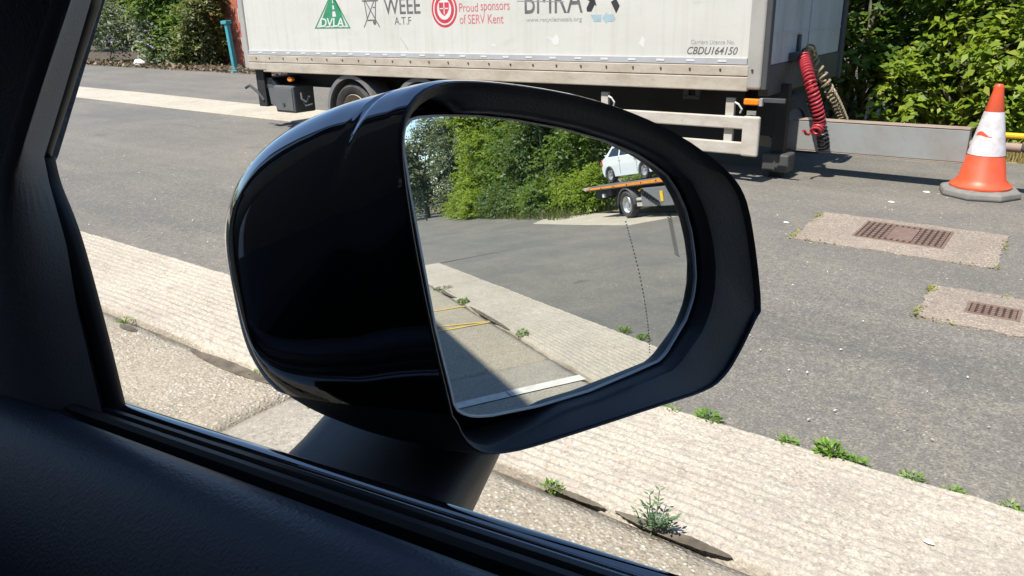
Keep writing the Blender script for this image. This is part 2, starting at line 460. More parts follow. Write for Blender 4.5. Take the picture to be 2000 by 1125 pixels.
M['weed_grey'] = leafmat('bluish_weed_leaf', [(0.0, (0.065, 0.12, 0.06)), (1.0, (0.15, 0.24, 0.12))], 0.2)
M['dry_grass'] = leafmat('dry_grass', [(0.0, (0.15, 0.15, 0.03)), (0.5, (0.30, 0.24, 0.09)), (1.0, (0.46, 0.36, 0.17))], 0.2)
M['dead_leaf'] = leafmat('dead_leaf_litter', [(0.0, (0.05, 0.034, 0.022)), (0.5, (0.13, 0.085, 0.05)), (1.0, (0.30, 0.225, 0.15))], 0.05)

# ------------------------------------------------------------------ ground, yard, slabs
def sheet(name, x0, x1, y0, y1, z, mat, nx=1, ny=1, amp=0.0, seed=1, wob=None):
    X, Y = np.meshgrid(np.linspace(x0, x1, nx+1), np.linspace(y0, y1, ny+1), indexing='ij')
    Z = np.full_like(X, z)
    if amp: Z += amp*(vnoise(X*0.7+9, Y*0.7+5, seed)-0.5)
    if wob: wob(X, Y, Z)
    v = np.stack([X, Y, Z], -1).reshape(-1, 3)
    i, j = np.meshgrid(np.arange(nx), np.arange(ny), indexing='ij')
    a = (i*(ny+1)+j).ravel()
    f = np.stack([a, a+ny+1, a+ny+2, a+1], -1)
    return np_mesh(name, v, f, mat, smooth=amp > 0)

tag(sheet('ground', -900, 900, -900, 900, -0.10, M['soil']), kind='structure')
Y_EDGE = 2.775      # where the tarmac meets the ribbed concrete strip
def edge_wob(X, Y, Z):
    Y[:, 0] += 0.030*(vnoise(X[:, 0]*3.1, X[:, 0]*0, 4)-0.5) + 0.022*(vnoise(X[:, 0]*14, X[:, 0]*0, 5)-0.5)
    Z[:, 0] -= 0.012
tag(sheet('asphalt_yard', -70, 16.72, Y_EDGE, 9.62, 0.0, M['asphalt'], 2200, 3, 0, wob=edge_wob), kind='structure')
tag(sheet('asphalt_yard', -70, -3.2, 9.616, 14.2, -0.004, M['asphalt'], 4, 2), kind='structure')
tag(sheet('asphalt_yard', 16.75, 85, -12, 9.62, -0.003, M['asphalt'], 4, 4), kind='structure')

def slab(name, x0, x1, y0, y1, top, mat, rib=0.0, res_x=0.05, res_y=0.008, seed=0, parent=None):
    """concrete slab with worn edges; rib > 0 gives tamped ridges that run along x"""
    nx = max(2, int((x1-x0)/res_x)); ny = max(2, int((y1-y0)/res_y))
    xs = np.linspace(x0, x1, nx+1); ys = np.linspace(y0, y1, ny+1)
    X, Y = np.meshgrid(xs, ys, indexing='ij')
    Z = np.full_like(X, top)
    if rib:
        wander = 0.020*(vnoise(X*0.9, Y*0+seed, 3)-0.5)
        ph = (Y+wander)/0.047
        r = np.abs((ph % 1.0)-0.5)*2
        ampl = 0.35+0.65*vnoise(np.floor(ph)*1.7+X*0.35, np.floor(ph)*3.3, 8)
        ampl *= np.clip(vnoise(X*0.8+3, Y*2.4, 9)*1.7-0.15, 0.15, 1)
        Z += rib*(1-r)**0.8*ampl*(0.6+0.8*vnoise(X*11, np.floor(ph)*5.1, 12))
        Z += 0.008*(vnoise(X*17, Y*46, 13)-0.5)
    Z += 0.008*(vnoise(X*1.1+seed, Y*2.2, 21)-0.5)
    e = np.minimum.reduce([X-x0, x1-X, Y-y0, y1-Y])
    Z -= 0.020*np.clip(1-e/(0.012+0.02*vnoise(X*9, Y*9, 30)), 0, 1)**2
    jit = 0.022*(vnoise(X*5, Y*5+seed, 33)-0.5)
    Y = np.where((Y == y0), Y+jit-0.004, np.where(Y == y1, Y+jit, Y))
    v = np.stack([X, Y, Z], -1).reshape(-1, 3)
    i, j = np.meshgrid(np.arange(nx), np.arange(ny), indexing='ij')
    a = (i*(ny+1)+j).ravel()
    f = np.stack([a, a+ny+1, a+ny+2, a+1], -1)
    # skirt round the edge, 9 cm deep
    ring = np.concatenate([np.arange(0, nx+1)*(ny+1), nx*(ny+1)+np.arange(1, ny+1), (np.arange(nx-1, -1, -1))*(ny+1)+ny, np.arange(ny-1, 0, -1)])
    low = v[ring].copy(); low[:, 2] = -0.095
    b = len(v); n = len(ring)
    v = np.concatenate([v, low])
    k = np.arange(n); k2 = (k+1) % n
    sk = np.stack([ring[k], b+k, b+k2, ring[k2]], -1)
    return np_mesh(name, v, np.concatenate([f, sk]), mat, parent, smooth=True)

strip = empty('ribbed_concrete_strip'); strip['kind'] = 'structure'
for (a, b) in ((-24, -9.02), (-9.0, 2.58)):
    slab('slab', a, b, 1.995, Y_EDGE-0.008, 0.012, M['ribbed'], 0.016, 0.03 if b > 0 else 0.08, 0.0075, seed=int(a+40), parent=strip)
for (a, b) in ((2.60, 12.10), (12.125, 16.70)):
    slab('slab', a, b, 1.995, Y_EDGE-0.008, 0.012, M['ribbed'], 0.014, 0.05, 0.0085, seed=int(a+40), parent=strip)
bays = empty('parking_bay_slabs'); bays['kind'] = 'structure'
for k, (a, b, m_) in enumerate(((-24, -9.02, 'aggregate'), (-9.0, -2.70, 'aggregate'), (-2.68, -1.75, 'smooth_conc'), (-1.735, 4.3, 'aggregate'), (4.315, 5.6, 'smooth_conc'), (5.61, 12.1, 'aggregate'), (12.125, 16.70, 'smooth_conc'))):
    slab('slab', a, b, -7.0, 1.965 if k != 2 else 1.93, 0.010, M[m_], 0, 0.06, 0.06, seed=k+3, parent=bays)
tag(sheet('joint_dirt', -24, 16.72, -7, 2.80, -0.030, M['dirt'], 300, 60, 0.02, 6), kind='structure')
# thin dark tapered patches over the long joint, in the joint floor's colour
def dark_wedge(x0, x1, y, wd, seed, z=0.0150):
    n = 40; r = np.random.default_rng(seed)
    top = []; bot = []
    for k in range(n+1):
        t = k/n; x = x0+(x1-x0)*t; h = wd*math.sin(math.pi*min(1, max(0.02, t)))**0.6
        top.append((x, y+h*0.45+0.004*(r.random()-0.5), z)); bot.append((x, y-h*0.55+0.004*(r.random()-0.5), z))
    mb = MB(); mb.v = top+bot
    mb.f = [(k, k+1, n+2+k, n+1+k) for k in range(n)]
    return mb
for k, (x0, x1, y, wd) in enumerate(((-3.50, -2.82, 1.925, 0.075), (-4.15, -3.98, 1.90, 0.05), (-1.05, -0.63, 1.985, 0.050), (-1.34, -1.08, 1.98, 0.03), (7.2, 9.4, 2.0, 0.06), (10.4, 12.0, 2.02, 0.12))):
    tag(dark_wedge(x0, x1, y, wd, k).build('dark_patch', M['dirt']), kind='structure')
# far concrete strips along the other side of the yard
far = empty('far_concrete_strip'); far['kind'] = 'structure'
def far_slab(poly):
    mb = MB(); mb.prism(poly, -0.08, 0.014, 'z'); return mb.build('slab', M['far_conc'], far, bevel=0.01)
far_slab([(-21.5, 9.28), (-21.5, 8.42), (-17.4, 8.03), (-13.0, 7.9), (-13.0, 9.05), (-16.5, 9.22)])
far_slab([(-12.98, 9.05), (-12.98, 7.9), (-7.2, 7.80), (-7.2, 9.0)])
far_slab([(17.2, 7.75), (20.4, 7.55), (24.9, 7.42), (26.3, 8.2), (24.4, 9.5), (17.2, 9.6)])
# road paint
def paint(pts, mat, z):
    mb = MB(); mb.add([(x, y, z) for x, y in pts], [tuple(range(len(pts)))]); return mb.build('painted_line', mat)
tag(paint([(4.70, 0.2), (4.86, 0.2), (4.86, 1.36), (4.70, 1.36)], M['white_line'], 0.0175), kind='structure')
tag(paint([(4.705, 1.37), (4.865, 1.37), (4.855, 1.955), (4.695, 1.955)], M['white_line'], 0.0175), kind='structure')
for pts in ([(9.68, 0.8), (9.78, 0.8), (9.50, 1.95), (9.42, 1.95)], [(8.62, 0.8), (8.72, 0.8), (7.96, 1.95), (7.90, 1.95)], [(8.02, 0.8), (8.12, 0.8), (7.93, 1.93), (7.86, 1.93)]):
    tag(paint(pts, M['yellow_line'], 0.0175), kind='structure')
tag(sheet('grass_verge', -3.2, 17, 9.60, 16, 0.015, M['verge'], 60, 30, 0.10, 3), kind='structure')
tag(sheet('planting_bed', -60, -3.2, 14.0, 22, 0.03, M['soil'], 60, 10, 0.12, 3), kind='structure')
tag(sheet('grass_verge', 17, 90, 9.62, 40, 0.02, M['verge'], 60, 30, 0.10, 3), kind='structure')

# ------------------------------------------------------------------ foliage machinery
def leaf_cloud(lobes, twigs, per, size, seed, droop=0.35, tw_len=0.5, up=0.25, shell=(0.55, 1.0), aspect=0.5, zmin=0.03):
    """leaves set along short twigs that grow out of ellipsoid lobes; returns verts, quads"""
    r = np.random.default_rng(seed)
    L = np.array(lobes, float)                      # cx cy cz rx ry rz
    area = (L[:, 3]*L[:, 4]+L[:, 4]*L[:, 5]+L[:, 3]*L[:, 5])
    idx = r.choice(len(L), twigs, p=area/area.sum())
    d = r.normal(size=(twigs, 3)); d /= np.linalg.norm(d, axis=1)[:, None]
    rad = r.uniform(shell[0], shell[1], (twigs, 1))
    org = L[idx, :3]+d*L[idx, 3:]*rad
    dr = d*0.8+r.normal(size=(twigs, 3))*0.45+np.array([0, 0, up])
    dr /= np.linalg.norm(dr, axis=1)[:, None]
    ln = tw_len*r.uniform(0.5, 1.3, (twigs, 1))
    t = (np.arange(per)+0.5)/per
    pos = org[:, None, :]+dr[:, None, :]*(ln[:, None, :]*t[None, :, None])
    pos[..., 2] -= droop*ln*(t[None, :]**2)
    side = np.cross(dr, np.array([0, 0, 1.0])); side /= (np.linalg.norm(side, axis=1)[:, None]+1e-6)
    sgn = np.where(np.arange(per) % 2 == 0, 1.0, -1.0)
    ld = side[:, None, :]*sgn[None, :, None]*0.9+dr[:, None, :]*0.55+r.normal(size=(twigs, per, 3))*0.35
    ld[..., 2] -= 0.25
    ld /= np.linalg.norm(ld, axis=2)[..., None]
    nrm = np.array(sun_from[:])*1.25+r.normal(size=(twigs, per, 3))*0.50+d[:, None, :]*0.35
    wd = np.cross(ld, nrm); wd /= (np.linalg.norm(wd, axis=2)[..., None]+1e-6)
    nn = np.cross(wd, ld)
    s = size*r.uniform(0.55, 1.3, (twigs, per, 1))
    p0 = pos; p2 = pos+ld*s+nn*(-0.12*s); mid = pos+ld*s*0.45
    p1 = mid+wd*s*aspect*0.5+nn*s*0.10; p3 = mid-wd*s*aspect*0.5+nn*s*0.10
    V = np.stack([p0, p1, p2, p3], 2).reshape(-1, 4, 3)
    V = V[V[:, :, 2].min(1) > zmin]
    F = np.arange(len(V)*4).reshape(-1, 4)
    return V.reshape(-1, 3), F

def branch_mesh(base, lobes, seed, r0=0.06, per=2, twig=True):
    r = random.Random(seed); mb = MB()
    b = Vector(base)
    for L in lobes:
        for k in range(per):
            tip = Vector((L[0]+r.uniform(-.5, .5)*L[3], L[1]+r.uniform(-.5, .5)*L[4], L[2]+r.uniform(-.2, .7)*L[5]))
            st = b+Vector((r.uniform(-.25, .25), r.uniform(-.25, .25), -0.05))
            pts = [st]
            for q in range(1, 6):
                u = q/5
                p = st.lerp(tip, u); p += Vector((r.uniform(-.1, .1), r.uniform(-.1, .1), 0.25*math.sin(math.pi*u)))
                pts.append(p)
            mb.tube(pts, [r0*(1-0.8*q/5) for q in range(6)], 5)
    return mb

def shrub(name, base, lobes, leafm, label, twigs, per, size, seed, cat='shrub', group=None, stem=True, extra=None, bark='bark', r0=0.035, **kw):
    root = empty(name, base, 0, label, cat, group)
    lo = [(L[0]-base[0], L[1]-base[1], L[2]-base[2], *L[3:]) for L in lobes]
    v, f = leaf_cloud(lo, twigs, per, size, seed, **kw)
    np_mesh('foliage', v, f, M[leafm], root)
    branch_mesh((0, 0, 0), lo, seed, r0).build('stem', M[bark], root, fix=False)
    if extra:
        em, tw, pr, sz, sd = extra[:5]
        v, f = leaf_cloud(lo, tw, pr, sz, sd, shell=(0.95, 1.15), tw_len=extra[5], aspect=0.6, up=0.6, droop=0.1)
        np_mesh('flowers', v, f, M[em], root)
    return root

def tree(name, base, trunk_h, lobes, leafm, label, twigs, per, size, seed, r=0.16, bark='bark', group='trees behind the yard', lean=(0, 0)):
    root = empty(name, base, 0, label, 'tree', group)
    lo = [(L[0]-base[0], L[1]-base[1], L[2]-base[2], *L[3:]) for L in lobes]
    mb = MB(); rr = random.Random(seed)
    n = 9; pts = []; rs = []
    for k in range(n+1):
        t = k/n
        pts.append((lean[0]*t+rr.uniform(-.05, .05)*(k > 0), lean[1]*t+rr.uniform(-.05, .05)*(k > 0), -0.1+trunk_h*t)); rs.append(r*(1.35-0.35*min(1, t*6))*(1-0.6*t))
    mb.tube(pts, rs, 10)
    top = Vector(pts[-1])
    for L in lo:
        st = Vector(pts[rr.randrange(3, n)]); tip = Vector(L[:3])
        mb.tube([st, st.lerp(tip, .4)+Vector((0, 0, .2)), tip, tip+Vector((rr.uniform(-.4, .4), rr.uniform(-.4, .4), .5))], [r*.45, r*.3, r*.16, r*.05], 6)
    mb.build('trunk', M[bark], root, True, fix=False)
    v, f = leaf_cloud(lo, twigs, per, size, seed, tw_len=0.8, shell=(0.45, 1.05), droop=0.4)
    np_mesh('crown', v, f, M[leafm], root)
    return root

def lobes_fill(x0, x1, y0, y1, z0, z1, n, rr, seed):
    q = random.Random(seed); out = []
    for k in range(n):
        s = q.uniform(0.75, 1.25)*rr
        out.append((q.uniform(x0, x1), q.uniform(y0, y1), q.uniform(z0, z1), s*q.uniform(.9, 1.3), s*q.uniform(.8, 1.1), s*q.uniform(.7, 1.0)))
    return out

# shrubs seen directly, to the right of the trailer
G1 = 'shrubs behind the yard'
shrub('green_shrub', (-2.7, 11.4, 0), lobes_fill(-3.6, -1.9, 10.9, 12.2, 0.4, 2.6, 13, 0.42, 1), 'leaf_mid', 'mid green bushy shrub at the front corner of the white trailer', 1100, 9, 0.125, 21, group=G1, tw_len=.42)
shrub('green_shrub', (-1.1, 11.2, 0), lobes_fill(-1.9, -0.4, 10.5, 11.7, 0.3, 2.6, 19, 0.33, 2), 'leaf_bright', 'bright yellow-green shrub with drooping sprays behind the grey drawbar', 1350, 9, 0.125, 22, group=G1, tw_len=.42)
shrub('green_shrub', (0.4, 11.3, 0), lobes_fill(-0.3, 1.1, 10.6, 11.8, 0.35, 2.8, 19, 0.33, 5), 'leaf_bright', 'yellow-green shrub behind the traffic cone', 1350, 9, 0.125, 23, group=G1, tw_len=.42)
shrub('green_shrub', (1.9, 11.8, 0), lobes_fill(1.1, 2.8, 10.9, 12.4, 0.5, 2.9, 14, 0.42, 9), 'leaf_mid', 'darker green shrub at the right edge of the view beyond the cone', 1000, 9, 0.13, 24, group=G1, tw_len=.42)
shrub('dark_shrub', (-0.4, 13.2, 0), lobes_fill(-4.0, 3.4, 12.6, 14.4, 0.6, 3.8, 18, 0.85, 12), 'leaf_mid', 'tall dark green thicket behind the yellow-green shrubs', 2600, 8, 0.14, 25, group=G1)
# left of the trailer
G2 = 'shrubs in the planting bed'
shrub('buddleia_bush', (-27.2, 15.6, 0), lobes_fill(-29.4, -25.4, 14.9, 16.6, 0.5, 3.2, 14, 0.75, 31), 'leaf_grey', 'grey-green bush dotted with mauve flower spikes beside the dark windscreen pillar', 2300, 8, 0.17, 31, group=G2, extra=('flower', 260, 7, 0.10, 5, 0.28), aspect=0.34, tw_len=0.6)
shrub('green_bush', (-23.9, 15.7, 0), lobes_fill(-26.0, -24.2, 14.9, 16.2, 0.45, 3.2, 12, 0.60, 33), 'leaf_mid', 'fresh green bush in the middle of the planting bed', 2300, 8, 0.15, 32, group=G2)
shrub('olive_bush', (-23.6, 15.3, 0), lobes_fill(-24.2, -23.1, 14.9, 15.5, 0.3, 2.4, 9, 0.34, 35), 'leaf_olive', 'thin olive bush in front of the red brick wall', 1100, 8, 0.13, 33, group=G2, shell=(0.3, 1.0))
shrub('dark_shrub', (-26, 19.0, 0), lobes_fill(-38, -22.5, 18.0, 20.5, 0.8, 4.5, 16, 1.3, 37), 'leaf_dark', 'dark tall hedge filling the back of the planting bed', 2300, 8, 0.24, 34, group=G2)
shrub('dark_shrub', (-9, 16.0, 0), lobes_fill(-16, -3.5, 14.8, 17.5, 0.8, 4.2, 18, 1.2, 38), 'leaf_mid', 'long green thicket hidden behind the white trailer', 2300, 8, 0.16, 35, group=G2)

# trees that the mirror shows behind us
T = [((29.0, 10.7), [(29.3, 10.9, 1.1), (28.2, 10.6, 2.4), (30.2, 11.0, 3.4), (29.0, 11.6, 4.6), (27.8, 11.2, 3.6), (30.6, 10.4, 2.0), (29.6, 10.0, 1.0)], 'leaf_mid', 'broad mid green tree beside the bed tail of the recovery truck'),
     ((32.5, 10.3), [(32.5, 10.4, 1.2), (33.4, 10.0, 2.4), (31.5, 10.2, 3.0), (32.6, 10.8, 4.3), (33.6, 10.4, 5.2), (31.4, 10.9, 5.0)], 'leaf_dark', 'dark green tree with dense low branches in the middle of the mirror'),
     ((36.5, 10.2), [(36.4, 9.8, 1.1), (37.5, 10.0, 2.5), (35.5, 10.3, 3.4), (36.6, 10.6, 4.6), (37.6, 10.2, 5.6), (35.6, 10.8, 5.8)], 'leaf_mid', 'tall leafy tree left of the mirror centre'),
     ((41.5, 9.7), [(41.3, 9.2, 1.2), (42.5, 9.5, 2.5), (40.5, 9.8, 3.6), (41.6, 9.9, 4.8), (42.6, 9.4, 5.8), (40.8, 9.9, 6.6)], 'leaf_bright', 'light green tree catching the sun near the sky gap in the mirror'),
     ((50.5, 10.2), [(50.0, 9.6, 1.5), (51.5, 9.6, 3.0), (49.5, 10.0, 4.2), (50.8, 9.8, 5.2)], 'leaf_grey', 'distant grey-green tree by the green fence'),
     ((60.0, 7.6), [(60.0, 6.6, 1.6), (61.0, 8.0, 3.2), (60.0, 6.0, 3.6), (59.0, 7.2, 4.2), (62, 5.0, 2.2)], 'leaf_dark', 'far dark tree below the patch of blue sky'),
     ((53.0, 7.9), [(53.0, 7.4, 1.6), (54.0, 8.2, 3.0), (52.4, 6.9, 3.2), (53.2, 7.6, 4.4), (54.5, 6.2, 1.8), (53.5, 5.6, 3.0), (52.6, 6.6, 4.6), (53.0, 8.6, 5.4), (52.5, 9.4, 6.3), (54, 7.6, 2.4)], 'leaf_grey', 'grey-green tree at the left rim of the mirror behind the fence'),
     ((66.0, 4.0), [(66.0, 3.0, 1.6), (67.0, 5.0, 3.2), (66.0, 2.0, 3.6), (65.0, 4.2, 4.6), (66, 0.0, 2.2), (66, 6.6, 4.4), (67, -1.5, 3.4)], 'leaf_dark', 'farthest dark tree at the left end of the yard'),
     ((27.5, 13.5), [(27.5, 13.4, 2.0), (26.5, 13.0, 3.4), (28.6, 13.8, 4.0), (27.5, 13.5, 5.2), (25.6, 13.6, 4.6)], 'leaf_dark', 'dark tree standing behind the white car on the truck'),
     ((22.8, 12.6), [(22.8, 12.4, 1.4), (21.6, 12.4, 2.6), (23.8, 12.2, 2.8), (22.6, 12.8, 4.2), (24.4, 12.6, 4.4)], 'leaf_mid', 'green tree rising behind the recovery truck bed')]
for k, ((bx, by), cs, lm, lab) in enumerate(T):
    rr = random.Random(80+k); lb = []
    for c in cs:
        s = rr.uniform(0.75, 1.15); lb.append((*c, s*1.1, s, s*0.85))
        lb.append((c[0]+rr.uniform(-.9, .9), c[1]+rr.uniform(-.7, .5), c[2]+rr.uniform(-.5, .8), s*.6, s*.55, s*.5))
    tree('broadleaf_tree', (bx, by, 0), 3.4 + 0.25*k % 2, lb, lm, lab, 1700, 8, 0.21, 100+k, r=0.14)
tree('pale_trunk_tree', (30.5, 9.9, 0), 4.6, [(30.6, 10.6, 4.4, 1.3, 1.0, .9), (29.9, 10.0, 5.0, 1.2, 1, .9), (31.4, 10.4, 4.9, 1.1, 1, .8)], 'leaf_dark', 'slender pale-barked tree standing forward of the others', 1300, 8, 0.16, 140, r=0.095, bark='pale_bark')
G3 = 'low scrub at the foot of the trees'
for k, (x0, x1, y0, y1, lm, lab) in enumerate(((24.5, 28, 9.6, 10.6, 'leaf_bright', 'low bright scrub behind the concrete strip by the truck'), (28, 32, 8.9, 9.7, 'leaf_mid', 'low green scrub at the foot of the pale trunk'),
        (32, 37.5, 8.3, 9.2, 'leaf_dark', 'low dark scrub below the mirror-centre trees'), (37.5, 44, 7.7, 8.6, 'leaf_bright', 'low sunny scrub below the light green tree'), (16.5, 24, 10.6, 11.8, 'leaf_mid', 'low hedge running behind the recovery truck'))):
    shrub('low_scrub', ((x0+x1)/2, (y0+y1)/2, 0), lobes_fill(x0, x1, y0, y1, 0.25, 1.0, 12, 0.55, 60+k), lm, lab, 1700, 8, 0.13, 160+k, group=G3)

# ------------------------------------------------------------------ left background: brick wall, teal post, leaf litter
wall = empty('brick_wall', (-19.9, 15.9, 0), 0, 'red brick wall standing behind the olive bush and trailer tail', 'wall')
MB().box(-4.3, 7.0, 0, 0.33, 0, 3.3).build('wall', M['brick'], wall)
MB().box(-4.36, 7.06, -0.04, 0.37, 3.3, 3.40).build('coping', M['far_conc'], wall, bevel=0.01)
MB().box(-4.8, -4.3, -0.1, 0.42, 0, 3.55).build('pillar', M['brick'], wall)
tp = empty('teal_post', (-20.25, 13.98, 0), 0, 'leaning teal painted steel post beside the rear corner of the trailer', 'post')
tilt = Matrix.Rotation(math.radians(-5), 4, 'Y')
MB().box(-0.060, 0.060, -0.060, 0.060, -0.02, 1.32, tilt).build('shaft', M['teal'], tp, bevel=0.01)
MB().box(-0.16, 0.10, -0.10, 0.10, 1.32, 1.42, tilt).build('head', M['teal'], tp, bevel=0.015)
MB().box(-0.16, 0.16, -0.14, 0.14, -0.02, 0.05).build('foot_plate', M['teal'], tp, bevel=0.01)
def scatter_quads(n, fn, size, seed, flat=0.25):
    r = np.random.default_rng(seed)
    P = fn(r, n)
    a = r.uniform(0, 2*np.pi, n); s = size*r.uniform(0.4, 1.4, n)
    d = np.stack([np.cos(a), np.sin(a), r.normal(size=n)*flat], -1)*s[:, None]
    e = np.stack([-np.sin(a), np.cos(a), r.normal(size=n)*flat], -1)*s[:, None]*0.55
    V = np.stack([P-d, P-e*r.uniform(.6, 1, (n, 1)), P+d, P+e], 1)
    V[:, 1, 2] += s*0.2; V[:, 3, 2] += s*0.15
    return V.reshape(-1, 3), np.arange(4*n).reshape(-1, 4)
v, f = scatter_quads(2600, lambda r, n: np.stack([r.uniform(-34, -17, n), 13.62+np.abs(r.normal(size=n)+.2)*0.6, 0.015+r.uniform(0, 1, n)**3*.12], -1), 0.062, 3, .5)
tag(np_mesh('leaf_litter', v, f, M['dead_leaf']), 'brown dead leaves and twigs littering the planting bed edge', 'leaf litter', kind='stuff')
mb = MB(); mb.lathe([(0.0, 0.0), (0.10, 0.0), (0.15, 0.08), (0.13, 0.19), (0.05, 0.25), (0.0, 0.26)], n=9)
lit = mb.build('plastic_bag', M['litter'], None, True); lit.location = (-25.4, 13.95, 0.03); lit.scale = (1.25, 0.9, 0.9)
lit.rotation_euler = (0.4, 0.25, 0.8)
tag(lit, 'crumpled white plastic bag lying at the edge of the planting bed', 'litter')

# ------------------------------------------------------------------ box trailer
TX, TY = -2.40, 7.20
tr = empty('box_trailer', (TX, TY, 0), 0, 'long dirty white box trailer with red air hose and grey drawbar', 'trailer')
tr.rotation_euler = (0, -0.0065, 0)
def tb(name, mb, mat, parent=None, **kw):
    return mb.build(name, mat, parent or tr, off=(TX, TY, 0) if not parent or parent.parent is None else (TX, TY, 0), **kw)
XR, XF, YN, YF, ZT = -10.16, -2.41, 7.20, 9.72, 3.75
side = tb('side_panel', MB().box(XR+.12, XF-.19, YN+.012, YN+.05, 1.165, ZT), M['trailer_white'])
tb('side_panel', MB().box(XR+.12, XF-.19, YF-.05, YF-.012, 1.165, ZT), M['trailer_white'])
tb('roof', MB().box(XR, XF, YN+.02, YF-.02, ZT, ZT+.06), M['trailer_white'], bevel=.02)
tb('floor', MB().box(XR+.05, XF-.05, YN+.06, YF-.06, 0.98, 1.12), M['chassis'])
tb('rear_door', MB().box(XR-.03, XR, YN+.05, (YN+YF)/2-.01, 1.1, ZT), M['trailer_white'])
tb('rear_door', MB().box(XR-.03, XR, (YN+YF)/2+.01, YF-.05, 1.1, ZT), M['trailer_white'])
for y0, y1 in ((YN-.004, YN+.05), (YF-.05, YF+.004)):
    tb('trim_strip', MB().box(XR+.12, XF-.19, y0, y1, 1.105, 1.165), M['rail_grey'], bevel=.004)
    tb('side_rail', MB().box(XR+.10, XF-.17, y0-.012, y1, 1.005, 1.100), M['rail_beige'], bevel=.006)
    tb('side_rail', MB().box(XR+.42, XF-.17, y0-.010, y1, 0.868, 1.001), M['rail_beige'], bevel=.010)
tb('rail_end_cap', MB().box(XR+.10, XR+.50, YN-.020, YN+.04, 0.895, 0.998), M['rail_beige'], bevel=.012)
# white reflective dashes and bolts along the near side
for k in range(24):
    x = XR+.35+k*.315
    tb('marker_dash', MB().box(x, x+.085, YN-.008, YN-.003, 1.128, 1.146), M['ink_white'])
mb = MB()
for k in range(25):
    x = XR+.30+k*.305
    mb.cyl((x, YN-.026, 1.062+.004*math.sin(k*7)), (x, YN-.012, 1.062), .010, n=8)
tb('bolts', mb, M['dark_steel'])['kind'] = 'stuff'
def rpost(x0, x1, y0, y1, z0, z1, r=.03): return MB().box(x0, x1, y0, y1, z0, z1)
tb('corner_post', rpost(XF-.19, XF-.045, YN-.012, YN+.10, 0.885, ZT+.05), M['post_grey'], bevel=.025, seg=3)
tb('corner_post', rpost(XF-.045, XF+.005, YN-.004, YN+.085, 0.885, ZT+.05), M['dark_steel'], bevel=.010)
tb('corner_post', rpost(XF-.12, XF+.02, YF-.09, YF+.01, 0.80, ZT+.05), M['dark_steel'], bevel=.02)
tb('corner_post', rpost(XR, XR+.12, YN-.012, YN+.10, 0.90, ZT+.05), M['post_grey'], bevel=.02)
tb('corner_post', rpost(XR, XR+.12, YF-.10, YF+.012, 0.90, ZT+.05), M['post_grey'], bevel=.02)
mb = MB(); mb2 = MB()
for k in range(14):
    z = 1.15+k*.2
    tb('hazard_stripe', MB().box(XR-.012, XR-.002, YN-.006, YN+.09, z, z+.195), M['ink_red' if k % 2 else 'ink_white'])
tb('headboard', MB().box(XF-.06, XF-.02, YN+.10, YF-.10, 1.10, ZT), M['head_grey'])
tb('headboard_seam', MB().box(XF-.022, XF-.010, 8.42, 8.46, 1.10, ZT), M['rail_grey'])
tb('headboard_seam', MB().box(XF-.022, XF-.014, YN+.10, YF-.10, 1.36, 1.375), M['rail_grey'])
tb('front_beam', MB().box(XF-.10, XF-.005, YN+.10, YF-.02, 0.82, 1.095), M['dark_steel'], bevel=.01)
# chassis
for y in (7.78, 9.05):
    tb('chassis_rail', MB().box(XR+.2, XF-.05, y, y+.11, 0.62, 0.975), M['chassis'])
for k in range(12):
    tb('cross_member', MB().box(XR+.5+k*.62, XR+.56+k*.62, YN+.10, YF-.10, 0.86, 0.97), M['chassis'])
tb('under_panel', MB().box(-6.2, XF-.35, 7.66, 7.74, 0.30, 0.96), M['chassis'])
for x in (-7.98, -6.72):
    tb('axle', MB().cyl((x, 7.3, .39), (x, 9.6, .39), .06), M['chassis'])
def wheel(x, y0, y1, r, z, out, name='wheel', mats=('tyre', 'rim'), par=tr, off=(TX, TY, 0), rimr=.56):
    """out = -1: the outer face looks towards y0"""
    w_ = y1-y0; ya, s = (y0, 1) if out < 0 else (y1, -1)
    mb = MB()
    mb.lathe([(r*.60, ya+s*.02), (r*.66, ya+s*.0), (r*.86, ya-s*.012), (r*.97, ya+s*.02), (r, ya+s*.06), (r, ya+s*(w_-.06)), (r*.95, ya+s*(w_-.01)), (r*.6, ya+s*w_)], 'y', (x, 0, z), 44)
    t = mb.build('tyre' if name == 'tyre' else name, M[mats[0]], par, True, off=off)
    rm = MB()
    rm.lathe([(r*.61, ya+s*.018), (r*.585, ya+s*.005), (r*.55, ya+s*.03), (r*.50, ya+s*.075), (r*.36, ya+s*.095), (r*.30, ya+s*.06), (r*.19, ya+s*.045), (r*.17, ya+s*.0), (0.001, ya-s*.005)], 'y', (x, 0, z), 36)
    o = rm.build('rim', M[mats[1]], t, True, off=off)
    nuts = MB()
    for k in range(8):
        a = 2*math.pi*k/8
        nuts.cyl((x+r*.25*math.cos(a), ya+s*.03, z+r*.25*math.sin(a)), (x+r*.25*math.cos(a), ya+s*.06, z+r*.25*math.sin(a)), r*.03, n=6)
    nuts.build('wheel_nuts', M['dark_steel'], t, off=off)['kind'] = 'stuff'
    return t
for x in (-7.98, -6.72):
    wheel(x, 7.26, 7.55, .385, .385, -1)
    wheel(x, 9.38, 9.67, .385, .385, 1)
